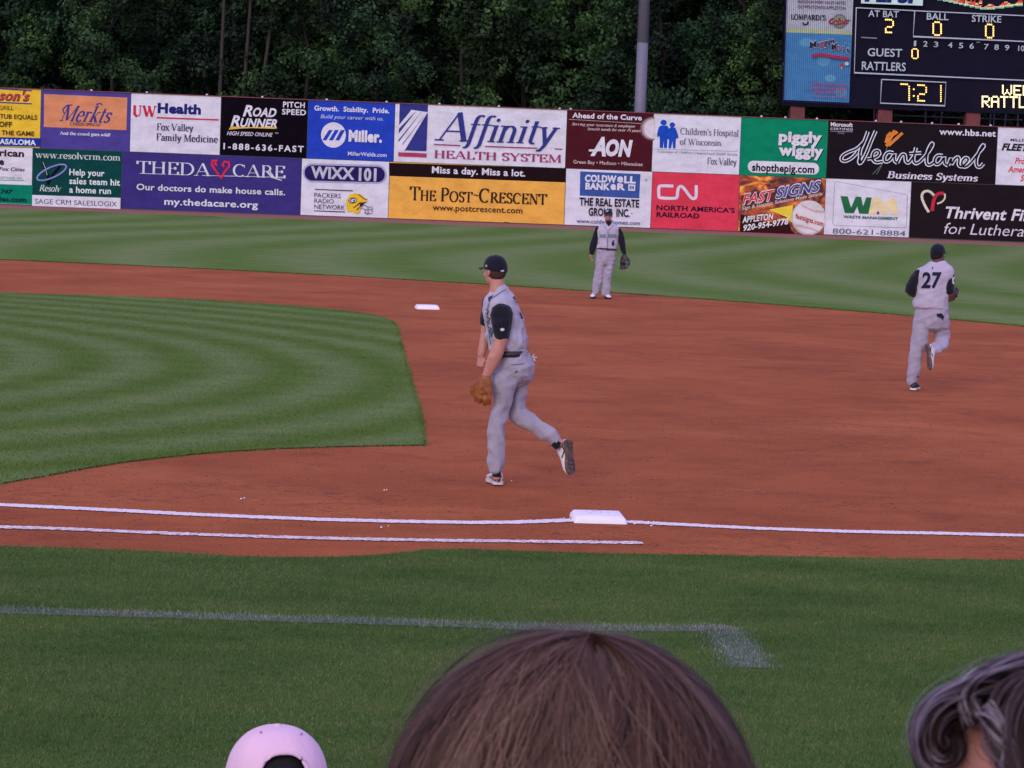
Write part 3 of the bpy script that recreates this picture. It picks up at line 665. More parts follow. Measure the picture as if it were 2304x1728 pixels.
for L in ([(1180, 430), (1205, 380), (1240, 310)], [(1195, 425), (1250, 375), (1300, 330)], [(1175, 405), (1190, 350), (1215, 325)], [(1190, 400), (1225, 345), (1262, 322)]): a.strokes([L], 22, OG)
a.strokes([[(1185, 430), (1150, 560), (1075, 640)], [(1180, 470), (1140, 580), (1105, 640)]], 5, (95, 110, 115))
HL = [[(1040, 320), (1010, 400), (975, 470), (985, 560)], [(1098, 315), (1060, 400), (1030, 480), (985, 565), (968, 545), (990, 500)], [(1010, 395), (960, 450), (900, 470), (845, 500), (838, 535), (870, 545), (920, 520), (960, 475)],
      [(1035, 525), (1090, 520), (1130, 490), (1120, 460), (1085, 465), (1068, 510), (1090, 555), (1150, 545)], [(1230, 480), (1190, 470), (1160, 510), (1165, 550), (1205, 540), (1240, 480), (1235, 540), (1260, 555)],
      [(1260, 555), (1290, 490), (1320, 490), (1320, 545), (1345, 560), (1385, 500)], [(1400, 440), (1375, 530), (1395, 565), (1430, 545)], [(1350, 485), (1440, 480)],
      [(1430, 545), (1490, 480), (1530, 415), (1515, 405), (1480, 480), (1475, 560), (1500, 575), (1540, 545)], [(1600, 500), (1560, 495), (1535, 530), (1545, 570), (1580, 560), (1612, 505), (1610, 560), (1640, 575)],
      [(1640, 575), (1665, 505), (1660, 575), (1700, 510), (1725, 515), (1715, 575), (1745, 585)], [(1745, 585), (1800, 530), (1770, 510), (1740, 545), (1748, 588), (1790, 580), (1860, 490), (1915, 425), (1895, 420), (1850, 520), (1850, 580), (1880, 590), (1905, 560)]]
HL = [[tuple(p) for p in smooth_line(L, 2)] for L in HL]
a.strokes(HL, 34, (60, 62, 120)); a.strokes(HL, 27, (215, 210, 240)); a.strokes(HL, 13, (24, 18, 40))
a.text("Business Systems", 1182, 668, 1865, 54, WH, .15, .22, 'serif')
b = top(10, 'white banner with black slanted lettering above red lines, far right of the upper row', (206, 198, 235)); a = Art(WALL, 'E', b)
a.text("MILLS", 2106, 392, 2212, 20, DK, .03, .25); a.text("FLEET", 2042, 458, 2248, 50, DK, .05, .3)
a.text("Pro", 2142, 560, 2216, 46, (200, 50, 80), .02, .25); a.text("Amer", 2090, 622, 2222, 46, (200, 50, 80), .02, .25); a.text("S", 2182, 690, 2214, 46, (200, 50, 80), .02, .25)
# --- lower row
b = low(0, 'white and teal banner with dark bold lettering, far left of the lower row', (206, 200, 232)); a = Art(WALL, 'A', b)
a.poly([(-400, 1155), (325, 1180), (318, 1372), (-400, 1345)], (14, 120, 105))
a.text("rican", -8, 888, 240, 66, (60, 22, 50), .04); a.text("e", -8, 975, 40, 66, (60, 22, 50), .04); a.text("Fox Cities", -8, 1033, 247, 36, (60, 30, 60), .015, .25)
a.text("ORTGAGE, INC.", -8, 1115, 232, 24, (120, 145, 150)); a.strokes([[(-200, 1122), (240, 1134)]], 5, (50, 120, 110)); a.text("747", 5, 1262, 125, 42, (18, 45, 55), .03, .2); a.text("ies.com", -6, 1337, 262, 48, (18, 45, 55), .03)
b = low(1, 'dark green banner with a tilted blue ring and a white strip along its foot', (16, 62, 68)); a = Art(WALL, 'A', b)
a.text("www.resolvcrm.com", 350, 905, 1198, 66, (190, 195, 215), -.1, 0, 'serif')
a.strokes([[(425, 955), (450, 1010), (478, 1090), (480, 1175)], [(600, 965), (585, 1010), (530, 1070), (480, 1160)]], 26, (22, 14, 26)); a.strokes([[(428, 950), (455, 1020), (470, 1080)]], 5, (190, 190, 210))
ringp = [(515 + 158*math.cos(R(t))*math.cos(R(-24)) - 52*math.sin(R(t))*math.sin(R(-24)), 1052 + 158*math.cos(R(t))*math.sin(R(-24)) + 52*math.sin(R(t))*math.cos(R(-24))) for t in range(0, 361, 12)]
a.strokes([ringp], 22, (70, 80, 160)); a.strokes([ringp], 8, (150, 155, 210))
a.text("Resolv", 392, 1238, 612, 64, (190, 200, 215), -.05, .25, 'serif')
for s_, y_, x1_ in (("Help your", 1078, 1040), ("sales team hit", 1165, 1195), ("a home run", 1252, 1105)): a.text(s_, 690, y_, x1_, 62, (205, 210, 232), .022)
a.poly([(322, 1276), (1200, 1306), (1198, 1418), (320, 1385)], (205, 198, 232)); a.text("SAGE CRM SALESLOGIX", 350, 1363, 1165, 50, (58, 46, 82), .0)
b = low(2, 'wide violet blue banner with white capitals and a red heart outline', (58, 48, 125)); a = Art(WALL, 'B', b); TW = (198, 200, 228)
a.text("THEDA", -636, 1062, 108, 128, TW, -.15, 0, 'serif'); a.text("CARE", 325, 1092, 852, 126, TW, -.15, 0, 'serif'); a.strokes([[(-600, 1062), (-380, 1070)], [(20, 1082), (330, 1090)], [(300, 1088), (690, 1098), (850, 1098)]], 5, TW)
a.strokes([[(690, 1030), (740, 1110), (815, 1132)]], 10, TW)
a.strokes([[(170, 985), (150, 965), (165, 935), (125, 935), (118, 975), (160, 1040), (207, 1105)], [(207, 1115), (250, 1040), (292, 990), (285, 950), (245, 945), (225, 975), (240, 1000)]], 20, (205, 45, 75))
a.text("Our doctors do make house calls.", -633, 1224, 848, 60, TW, .022); a.text("my.thedacare.org", -356, 1372, 578, 66, TW, .022)
b = low(3, 'white banner with a navy capsule and a small yellow football helmet', (206, 198, 234)); a = Art(WALL, 'B', b)
a.pill(1025, 958, 1860, 1150, (158, 156, 205), .025, 95); a.pill(1040, 978, 1840, 1132, (42, 28, 95), .025, 76)
a.text("WIXX", 1108, 1108, 1540, 112, (70, 70, 120), .05); a.text("WIXX", 1102, 1104, 1536, 112, (178, 176, 208), .035); a.text("101", 1578, 1128, 1755, 118, (178, 176, 208), .045)
a.strokes([[(1143, 1220), (1520, 1236)], [(1136, 1434), (1442, 1446)]], 9, (52, 36, 66))
for s_, y_, x1_ in (("PACKERS", 1300, 1400), ("RADIO", 1356, 1330), ("NETWORK", 1414, 1440)): a.text(s_, 1137, y_, x1_, 46, (62, 50, 92), -.004)
YE = (218, 172, 50)
a.poly([(1458, 1390), (1455, 1330), (1490, 1275), (1550, 1258), (1610, 1275), (1645, 1310), (1668, 1335), (1630, 1350), (1585, 1350), (1555, 1380), (1540, 1420), (1560, 1450), (1540, 1462), (1520, 1440), (1495, 1445), (1470, 1445)], YE)
a.poly([(1530, 1400), (1560, 1375), (1590, 1360), (1640, 1355), (1600, 1400), (1585, 1455), (1555, 1462), (1530, 1450)], YE); a.ell(1520, 1332, 44, 30, (40, 50, 50), -12); a.ell(1520, 1332, 37, 24, WH, -12); a.strokes([[(1545, 1318), (1510, 1312), (1492, 1338), (1515, 1352), (1540, 1345), (1542, 1332), (1520, 1332)]], 9, (35, 50, 50))
a.strokes([[(1575, 1270), (1635, 1315), (1665, 1320)], [(1525, 1405), (1590, 1360), (1650, 1350)], [(1585, 1400), (1560, 1425)]], 8, (52, 38, 60)); a.poly([(1595, 1365), (1630, 1358), (1625, 1375), (1600, 1395), (1585, 1390)], (60, 30, 30))
a.strokes([[(1585, 1400), (1640, 1420), (1712, 1420)], [(1625, 1370), (1670, 1395), (1712, 1395)], [(1712, 1395), (1712, 1455)], [(1640, 1420), (1650, 1460), (1700, 1460)], [(1670, 1390), (1672, 1460)], [(1630, 1450), (1660, 1465), (1712, 1458)]], 6, (110, 105, 150))
b = low(4, 'wide amber banner with black capitals under a black headline strip', (222, 158, 82)); a = Art(WALL, 'C', b)
a.poly([(112, 736), (1872, 790), (1868, 930), (112, 866)], (30, 18, 24)); a.text("Miss a day. Miss a lot.", 538, 836, 1468, 66, WH, .025)
a.text("The Post", 312, 1108, 945, 142, (50, 34, 38), .1, 0, 'serif', caps=.76); a.strokes([[(952, 1062), (968, 1052), (985, 1066), (1000, 1056)]], 9, (60, 40, 40)); a.text("Crescent", 1003, 1128, 1685, 142, (50, 34, 38), .1, 0, 'serif', caps=.76)
a.text("www.postcrescent.com", 545, 1206, 1440, 60, (62, 42, 42), .012)
a.strokes([[(1340, 1335), (1270, 1325), (1235, 1332)]], 5, (90, 55, 50))
b = low(5, 'white banner with a blue panel and black condensed capitals', (204, 196, 232)); a = Art(WALL, 'D', b)
a.poly([(245, 820), (845, 848), (832, 1090), (240, 1062)], (58, 80, 160)); a.text("COLDW", 290, 920, 605, 66, WH, .05); a.text("e", 612, 926, 672, 78, WH, .05); a.text("LL", 680, 934, 796, 66, WH, .05)
a.text("BANK", 295, 996, 540, 62, WH, .05); a.text("e", 545, 1000, 600, 76, WH, .05); a.text("R", 610, 1003, 692, 62, WH, .05); a.poly([(724, 950), (792, 953), (790, 1016), (722, 1013)], WH); a.poly([(736, 964), (780, 966), (778, 1000), (734, 999)], (58, 80, 160)); a.text("C", 745, 995, 770, 26, WH, .03)
a.text("THE REAL ESTATE", 235, 1156, 830, 76, (34, 26, 50), .03); a.text("GROUP  INC.", 325, 1258, 735, 76, (34, 26, 50), .03); a.text("www.coldwellhomes.com", 205, 1332, 838, 42, (88, 80, 145), .01)
a.ell(897, 905, 8, 8, (120, 110, 150)); a.ell(755, 1240, 7, 6, (120, 110, 150))
b = low(6, 'red banner with white joined initials above black capitals', (205, 58, 88)); a = Art(WALL, 'D', b)
CNL = smooth_line([(1172, 968), (1045, 962), (1026, 975), (1026, 1070), (1040, 1086), (1185, 1092), (1212, 1080), (1215, 1000), (1235, 968), (1268, 972), (1345, 1085), (1380, 1095), (1400, 1075), (1400, 958)], 2)
a.strokes([[tuple(p) for p in CNL]], 30, (205, 196, 232)); a.text("NORTH AMERICA'S", 1003, 1204, 1784, 48, (42, 22, 46), .03); a.text("RAILROAD", 1003, 1272, 1432, 48, (42, 22, 46), .03)
def fire_material():
    m, t, bb = nodes('fire_print', .4, .35); p = pos(t)
    n1 = noise_tex(t, mapping(t, p, (.9, .9, 1.6), (0, R(-25), 0)), .9, 6, .6, 1.5)
    c = ramp(t, n1.outputs[0], [(0.38, C(45, 18, 24)), (0.47, C(130, 52, 30)), (0.55, C(195, 90, 36)), (0.62, C(225, 160, 60))]).outputs[0]
    t.links.new(c, bb.inputs['Base Color']); return m
b = low(7, 'fiery orange banner with a large printed baseball', (90, 40, 30), mat=fire_material()); a = Art(WALL, 'E', b)
a.poly([(88, 940), (300, 1000), (440, 980), (470, 1060), (500, 1092), (80, 1070)], (52, 22, 28)); a.poly([(300, 905), (480, 870), (470, 1000), (430, 960)], (228, 190, 70))
a.poly([(91, 800), (690, 668), (712, 770), (98, 905)], (88, 46, 50))
a.text("FAST", 97, 868, 342, 78, (208, 200, 228), .06, .25, y1=830); a.text("FAST", 99, 866, 340, 74, (205, 55, 75), .02, .25, y1=828)
a.text("SIGNS", 345, 822, 688, 84, (208, 200, 228), .06, .25, y1=765); a.text("SIGNS", 348, 820, 684, 78, (62, 72, 160), .02, .25, y1=763)
a.text("Sign & Graphic Solutions Made Simple.", 97, 908, 703, 26, (205, 190, 215), .01, .1, y1=795)
a.text("APPLETON", 99, 1004, 330, 46, (212, 205, 232), .03, .1, y1=976); a.text("920-954-9778", 106, 1064, 444, 44, (212, 205, 232), .03, .1, y1=1012)
a.ell(597, 966, 131, 131, (175, 165, 185), clipx=716); a.ell(600, 960, 124, 122, (205, 196, 222), clipx=715)
s1 = [(540+175*k/14, 872+48*math.sin(math.pi*(k/14)*.62)) for k in range(14)]; s2 = [(500+170*k/14, 1022+45*(k/14)**1.3) for k in range(14)]
a.strokes([[(x, y-9), (x+7, y+11)] for x, y in s1+s2], 3.4, (190, 60, 70)); a.text("fastsigns.com", 497, 968, 705, 38, (165, 48, 62), .03, .1, y1=1030)
b = low(8, 'white banner with a green W joined to a tan M', (206, 198, 234)); a = Art(WALL, 'E', b)
rr_ = [(800, 693), (1320, 790), (1337, 800), (1330, 1030), (1318, 1042), (790, 1022), (778, 1010), (792, 700), (800, 693)]; a.strokes([rr_], 2.6, (120, 125, 150))
a.poly([(835, 803), (890, 806), (915, 890), (950, 808), (990, 810), (1005, 880), (1030, 812), (1070, 814), (1045, 938), (975, 935), (962, 880), (935, 932), (868, 930)], (38, 100, 70))
TN = (222, 196, 168)
a.poly([(1078, 815), (1140, 818), (1165, 880), (1195, 820), (1248, 823), (1270, 943), (1222, 942), (1210, 890), (1180, 941), (1140, 940), (1118, 890), (1100, 938), (1045, 938)], TN)
a.ell(1117, 930, 9, 12, (90, 70, 75)); a.text("WASTE MANAGEMENT", 855, 967, 1267, 20, (40, 90, 90), .035); a.text("800-621-8884", 775, 1083, 1322, 40, (70, 82, 120), -.004)
b = low(9, 'black banner with a red and cream ribbon heart, far right of the lower row', (32, 23, 33)); a = Art(WALL, 'E', b)
a.strokes([[tuple(p) for p in smooth_line([(1540, 800), (1500, 762), (1455, 770), (1442, 810), (1465, 870), (1498, 925)], 2)]], 19, (205, 192, 190))
a.strokes([[tuple(p) for p in smooth_line([(1618, 785), (1620, 820), (1595, 850), (1560, 860)], 2)]], 12, (205, 192, 190)); a.strokes([[tuple(p) for p in smooth_line([(1612, 785), (1570, 780), (1535, 820), (1522, 915)], 2)]], 26, (180, 45, 70))
a.text("Thrivent Fin", 1620, 966, 2268, 86, (208, 200, 232), .025, .22); a.text("for Lutheran", 1610, 1085, 2275, 86, (200, 192, 228), -.004, .22)

# ---------------------------------------------------------------- light pole behind the wall
def cyl(name, p0, p1, r0, r1, mat, parent=None, n=20):
    p0, p1 = Vector(p0), Vector(p1); ax = (p1-p0).normalized(); u = ax.orthogonal().normalized(); v = ax.cross(u)
    V = [p0 + (u*math.cos(2*math.pi*k/n)+v*math.sin(2*math.pi*k/n))*r0 for k in range(n)] + [p1 + (u*math.cos(2*math.pi*k/n)+v*math.sin(2*math.pi*k/n))*r1 for k in range(n)]
    F = [(k, (k+1) % n, n+(k+1) % n, n+k) for k in range(n)] + [tuple(range(n-1, -1, -1)), tuple(range(n, 2*n))]
    o = mesh_obj(name, V, F, mat, parent)
    for p in o.data.polygons: p.use_smooth = len(p.vertices) == 4
    return o
PL = Plane(2.2); X, Z = PL.uv(1440, 250); px0 = PL.at(X, 0)
STEEL = plain('galvanised_steel', (0.165, 0.162, 0.195), .6, .1, 6, 0, .5)
pole = cyl('light_pole', (px0.x, px0.y, -.03), (px0.x, px0.y, 9.0), .245, .225, STEEL); tag(pole, 'tall grey steel floodlight pole rising behind the maroon banner', 'pole')
cyl('pole_section', (px0.x, px0.y, 7.55), (px0.x, px0.y, 24.0), .238, .17, STEEL, pole); pole.data.materials[0] = STEEL
cyl('pole_flange', (px0.x, px0.y, -.03), (px0.x, px0.y, .3), .34, .30, STEEL, pole)

# ---------------------------------------------------------------- scoreboard
BD = plain('board_face', (0.009, 0.008, 0.018), .7, .12, 1.5, 0, .05); FRAME = plain('board_paint', C(165, 165, 200), .6, .08, 5)
xl, zl = BOARD.uv(1760, 230); x_l2, zt = BOARD.uv(1770, 0); _, zb = BOARD.uv(1772, 238)
board = strip('scoreboard', xl, xl+16.5, zb, zb+7.5, 0, BD, None, depth=.7, plane=BOARD)
tag(board, 'large dark scoreboard with glowing amber digits, raised above the wall at the right', 'scoreboard')
a = Art(BOARD, 'F', board, .004)
SCT = (172, 176, 208)
# slatted advertising panel
ap = a.poly([(258, -160), (812, -135), (770, 846), (223, 822)], (186, 182, 216), 'advertising_panel')
a.poly([(252, 236), (796, 258), (795, 286), (250, 266)], (190, 190, 150)); a.poly([(250, 266), (795, 286), (770, 846), (223, 822)], (72, 132, 205))
a.ell(560, 500, 55, 50, (96, 152, 215)); a.ell(615, 645, 45, 30, (110, 160, 218)); a.ell(420, 350, 60, 35, (100, 155, 215)); a.ell(700, 760, 50, 40, (100, 155, 215))
MR = (96, 60, 92)
a.text("RADISSON PAPER VALLEY HOTEL", 350, 24, 742, 24, MR, .01); a.text("DOWNTOWN APPLETON", 350, 68, 740, 26, MR, .01)
a.text("LOMPARDI'S", 290, 160, 577, 44, (42, 30, 60), .5, 0, 'serif'); a.strokes([[(385, 185), (400, 203), (425, 200), (432, 178)]], 12, (42, 30, 60))
a.ell(690, 175, 58, 58, (120, 118, 120)); a.ell(690, 175, 46, 46, (150, 150, 140)); a.strokes([smooth_line([(640, 150), (610, 165), (605, 195), (640, 190)], 1), [(645, 185), (665, 165), (672, 190), (690, 150), (695, 190), (712, 165), (722, 192), (742, 168), (775, 172)], [(655, 205), (760, 190)]], 13, (160, 45, 60))
for s_, x0_, y0_, y1_, x1_, cc in (("M", 445, 400, 385, 498, (35, 28, 60)), ("a", 500, 388, 385, 528, (40, 60, 150)), ("g", 528, 380, 378, 560, (150, 40, 70)), ("g", 560, 372, 372, 590, (35, 28, 60)), ("i", 592, 372, 372, 608, (40, 60, 150)), ("e", 610, 362, 362, 646, (35, 28, 60)),
                                ("M", 618, 415, 405, 662, (35, 28, 60)), ("o", 664, 412, 412, 692, (190, 40, 60)), ("o", 696, 418, 418, 726, (30, 80, 150)), ("'", 730, 410, 410, 738, (35, 28, 60)), ("s", 738, 434, 434, 766, (35, 28, 60))):
    a.text(s_, x0_, y0_, x1_, 54, WH, .07, 0, y1=y1_); a.text(s_, x0_+1, y0_-1, x1_-1, 50, cc, .03, 0, y1=y1_)
a.strokes([[tuple(p) for p in smooth_line([(458, 462), (540, 446), (640, 470), (765, 484)], 2)]], 27, (178, 42, 88)); a.text("TREATERY", 490, 466, 740, 14, (200, 160, 200), .01, y1=486) if False else None
PK = (190, 60, 120)
a.text("474A Integrity Way", 458, 698, 742, 22, PK, .01); a.text("Appleton, WI 54913", 448, 735, 748, 24, PK, .01); a.text("(920) 560-6164", 482, 768, 712, 22, PK, .01); a.strokes([[(455, 790), (745, 806)]], 5, (170, 90, 160))
a.poly([(688, 530), (716, 530), (703, 580)], (200, 170, 120)); a.ell(702, 538, 15, 14, (190, 45, 75)); a.ell(745, 526, 18, 15, (200, 195, 225))
SL = plain('slat_gap', (0.05, 0.05, 0.09), .6); V2 = []; F2 = []
for k in range(34):
    f = (k+.5)/34; pa = Vector(a.c(258+554*f, -160+25*f)); pb = Vector(a.c(223+547*f, 822+24*f)); add_stroke(V2, F2, [pa, pb], [.016, .016], .0)
o = a.emit('slat_gaps', V2, F2, SL); o['kind'] = 'stuff'
a.strokes([[(250, -150), (219, 835), (775, 858)]], 12, (34, 28, 56), 'panel_frame')
# frames and lettering
LN = [[(1400, 95), (822, 65), (806, 600), (2400, 672)], [(1400, 95), (2400, 140)], [(1302, 95), (1290, 302), (2400, 352)]]
for L in LN: a.strokes([L], 8, FRAME, 'painted_frame')
a.strokes([[(1030, 655), (1560, 680), (1550, 872), (1020, 850), (1030, 655)]], 8, FRAME, 'painted_frame')
for s_, x0_, y0_, x1_, cp, y1_ in (("AT BAT", 920, 138, 1170, 52, 146), ("BALL", 1400, 162, 1578, 54, 168), ("STRIKE", 1770, 180, 2012, 55, 188), ("GUEST", 913, 462, 1196, 64, 470), ("RATTLERS", 865, 575, 1226, 68, 587)):
    a.text(s_, x0_, y0_, x1_, cp, SCT, .012, 0, y1=y1_)
for k, (s_, x_c) in enumerate(zip(["1", "2", "3", "4", "5", "6", "7", "8", "9", "10"], [1303, 1388, 1475, 1592, 1680, 1768, 1888, 1972, 2058, 2175])):
    w_ = 18 if s_ == "1" else (50 if s_ == "10" else 36); y_ = 380 + (x_c-1303)*.047; a.text(s_, x_c-w_/2, y_, x_c+w_/2, 44, SCT, .008)
a.strokes([[(860, 310), (990, 317)]], 9, (120, 120, 150)); a.strokes([[(1806, 350), (1836, 350)]], 4, (150, 150, 180))
# sign panel at the top edge
a.poly([(858, -120), (1370, -95), (1364, 50), (858, 30)], (190, 205, 222), 'sign_panel'); a.text("PEPSI", 885, 8, 1300, 92, (30, 40, 110), .07, .15, y1=24)
# lamps
def lamp(name, col, e):
    m, t, bb = nodes(name, .5, .2); bb.inputs['Base Color'].default_value = tuple(col)+(1,); bb.inputs['Emission Color'].default_value = tuple(col)+(1,); bb.inputs['Emission Strength'].default_value = e; return m
AMB = lamp('amber_lamp', (1.0, 0.62, 0.16), 1.35); AMW = lamp('warm_white_lamp', (1.0, 0.80, 0.38), 1.5)
F57 = {'0': ["01110", "10001", "10001", "10001", "10001", "10001", "10001", "01110"], '2': ["11110", "00001", "00001", "00001", "01110", "10000", "10000", "11110"],
       '7': ["11110", "00001", "00001", "00001", "00001", "00001", "00001", "00001"], '1': ["1", "1", "1", "1", "1", "1", "1", "1"], ':': ["0", "0", "1", "0", "0", "1", "0", "0"],
       'W': ["1000001", "1000001", "1000001", "1001001", "1001001", "1010101", "0100010"], 'E': ["11111", "10000", "10000", "11110", "10000", "10000", "11111"], 'L': ["10000", "10000", "10000", "10000", "10000", "10000", "11111"],
       'R': ["11110", "10001", "10001", "11110", "10100", "10010", "10001"], 'A': ["01110", "10001", "10001", "11111", "10001", "10001", "10001"], 'T': ["11111", "00100", "00100", "00100", "00100", "00100", "00100"]}
def digit(ch, x0, y0, x1, y1, mat, r_=5.0, sl=.045, name='lamp_digit', sq=False):
    g_ = F57[ch]; nr, nc = len(g_), len(g_[0]); V2 = []; F2 = []
    for i in range(nr):
        for j in range(nc):
            if g_[i][j] == '1':
                x = x0 + (x1-x0)*(j/(nc-1) if nc > 1 else .5); y = y0 + (y1-y0)*i/(nr-1) + (x-x0)*sl
                cx, cz = a.c(x, y); w_ = r_*.27306/55.; b0 = len(V2); n = 4 if sq else 8; ph = math.pi/4 if sq else 0
                V2 += [(cx+w_*math.cos(2*math.pi*k/n+ph), cz+w_*math.sin(2*math.pi*k/n+ph), .01) for k in range(n)]; F2.append(tuple(range(b0, b0+n)))
    return a.emit(name, V2, F2, mat, .0)
a.off += .01
digit('2', 1060, 164, 1120, 268, AMB, 7); digit('0', 1450, 184, 1514, 290, AMB, 7); digit('0', 1882, 203, 1944, 311, AMB, 7); digit('0', 1276, 404, 1324, 482, AMB, 5.6)
digit('7', 1187, 694, 1252, 822, AMB, 7); digit(':', 1288, 700, 1292, 828, AMB, 7); digit('2', 1325, 702, 1392, 830, AMB, 7); digit('1', 1508, 708, 1518, 834, AMB, 6.5)
x = 2022
for ch in "WEL": w_ = 70 if ch == 'W' else 52; digit(ch, x, 706 + (x-2022)*.02, x+w_, 780+(x-2022)*.02, AMW, 8.0, .02, 'lamp_letter', True); x += w_+24
x = 1855
for ch in "RATTL": digit(ch, x, 796 + (x-1855)*.02, x+54, 878+(x-1855)*.02, AMW, 8.5, .02, 'lamp_letter', True); x += 76
# video strip at the very top: a wing-shaped pattern of red, white, green and yellow lamps
vid = [lamp('video_red', (1, .10, .06), 1.0), lamp('video_white', (1, .85, .75), 1.1), lamp('video_green', (.2, .8, .4), .7), lamp('video_yellow', (1, .6, .2), 1.1)]
sets = {k: ([], []) for k in range(4)}
for i in range(-60, 20):
    for j in range(-14, 14):
        x = 1900 + i*9.5 + 100; y = 40 + j*9.5; yy = y - (x-1900)*.045
        edge = 88 - abs(x-1880)*.17 if x > 1400 else -99; inner = edge - 34 - 14*math.sin(x*.05)
        if yy > edge or x < 1408 or x > 2480: continue
        if yy < inner and not (1480 < x < 1850 and noise.noise(Vector((x*.03, yy*.05, 3))) > .02): continue
        k = 2 if yy > edge-9 else (1 if yy > edge-17 else (0 if noise.noise(Vector((x*.02, yy*.06, 1))) > 0 else 3))
        V2, F2 = sets[k]; cx, cz = a.c(x, y); w_ = 3.8*.27306/55.; b0 = len(V2)
        V2 += [(cx+w_*math.cos(2*math.pi*q/4+.785), cz+w_*math.sin(2*math.pi*q/4+.785), .01) for q in range(4)]; F2.append(tuple(range(b0, b0+4)))
for k, (V2, F2) in sets.items():
    if F2: o = a.emit('video_lamps', V2, F2, vid[k], 0); o['kind'] = 'stuff'
# posts that carry the board
RUST = plain('rust_red_steel', (0.16, 0.045, 0.04), .7, .2, 5)
PB = Plane(4.8)
for pxp in (1793, 1990, 2188):
    X, _ = PB.uv(pxp, 250); c0 = PB.at(X, 0); V, F = box_data(c0.x-.30, c0.x+.30, c0.y-.2, c0.y+.25, -.03, zb+.0)
    mesh_obj('support_post', V, F, RUST, board)
for k in range(12):                        # frame of thin pipes behind the posts
    X = xl + 5.0 + k*1.0
gate = empty('pipe_frame', PB.at(xl+8, 0)); tag(gate, 'thin grey pipe frame standing behind the scoreboard posts', 'pipe frame')
PP = Plane(7.5)
for pxp in (1966, 2082, 2118, 2228, 2236, 2262, 2290):
    X, _ = PP.uv(pxp, 270); c0 = PP.at(X, 0) - gate.location; cyl('upright_pipe', (c0.x, c0.y, 0), (c0.x, c0.y, 5.9), .035, .035, STEEL, gate, 8)
for z_ in (5.05, 5.75):
    p0, p1 = PP.at(PP.uv(1966, 270)[0], 0) - gate.location, PP.at(PP.uv(2300, 270)[0], 0) - gate.location
    cyl('cross_pipe', (p0.x, p0.y, z_), (p1.x, p1.y, z_), .03, .03, STEEL, gate, 8)
# ================================================================== TREES
def leaf_mat(name, cols):
    m, t, b = nodes(name, 0.75, 0.25); g_ = N(t, 'ShaderNodeNewGeometry'); oi = N(t, 'ShaderNodeObjectInfo')
    r = ramp(t, g_.outputs['Random Per Island'], [(i/(len(cols)-1), c) for i, c in enumerate(cols)])
    v = ramp(t, oi.outputs['Random'], [(0, (.45, .58, .68)), (1, (1.55, 1.40, 1.05))])
    c = mixc(t, 1.0, r.outputs[0], v.outputs[0], 'MULTIPLY'); cn = noise_tex(t, mapping(t, g_.outputs['Position'], (.42, .42, .5)), 1.0, 2); c = mixc(t, 1.0, c, ramp(t, cn.outputs[0], [(.40, (.28, .33, .38)), (.60, (1.9, 1.8, 1.5))]).outputs[0], 'MULTIPLY'); t.links.new(c, b.inputs['Base Color'])  # broad noise paints lit crown masses and shaded voids into the leaf colour
    return m
LEAF = leaf_mat('leaf', [(0.017, 0.041, 0.014), (0.020, 0.050, 0.017), (0.025, 0.060, 0.021), (0.032, 0.074, 0.026)])
BARK = plain('bark', (0.026, 0.021, 0.018), .95, .35, 12, .02)
def crown_mesh(seed, n=24000, hw=3.6, z0=1.4, z1=14.0, leaf=.105):
    g_ = np.random.default_rng(seed); nb = 30; B = []
    for i in range(nb):                                   # boughs: leaf clusters spread through the crown's volume
        zf = g_.uniform(0, 1); z = z0 + (z1-z0)*zf; rad = hw*(0.62+.5*math.sin(math.pi*min(1, zf*1.05+.08)))*.9
        a = g_.uniform(0, 2*np.pi); rr_ = rad*math.sqrt(g_.uniform(.15, 1)); B.append((rr_*math.cos(a), rr_*math.sin(a), z, g_.uniform(.75, 1.75)))
    B = np.array(B); wts = B[:, 3]**2; idx = g_.choice(nb, n, p=wts/wts.sum())
    d = g_.normal(size=(n, 3)); d /= np.linalg.norm(d, axis=1)[:, None]
    sub = g_.integers(0, 9, n); tw = g_.normal(size=(nb, 9, 3)); tw /= np.linalg.norm(tw, axis=2)[:, :, None]
    rs = B[idx, 3:4]; c = B[idx, :3] + tw[idx, sub]*rs*.72
    p = c + d*(g_.uniform(0.25, 1, n)**.5)[:, None]*rs*.46*np.array([1, 1, .75])
    nn = d + g_.normal(size=(n, 3))*.55; nn[:, 2] += .35; nn /= np.linalg.norm(nn, axis=1)[:, None]
    u = np.cross(nn, g_.normal(size=(n, 3))); u /= np.linalg.norm(u, axis=1)[:, None]; v = np.cross(nn, u)
    s = (leaf*g_.uniform(.55, 1.35, n))[:, None]
    V = np.stack([p-u*s, p+v*s*.62, p+u*s, p-v*s*.62], 1).reshape(-1, 3)
    o = np_mesh('crown', V, np.arange(4*n).reshape(n, 4), LEAF); me = o.data; bpy.data.objects.remove(o); return me, B
def tube_path(V, F, pts, rad, n=7):
    b0 = len(V)
    for i, p in enumerate(pts):
        t = (pts[min(i+1, len(pts)-1)]-pts[max(i-1, 0)]).normalized(); u = t.orthogonal().normalized(); w_ = t.cross(u)
        V += [p + (u*math.cos(2*math.pi*k/n)+w_*math.sin(2*math.pi*k/n))*rad[i] for k in range(n)]
    for i in range(len(pts)-1):
        for k in range(n): F.append((b0+i*n+k, b0+i*n+(k+1) % n, b0+(i+1)*n+(k+1) % n, b0+(i+1)*n+k))
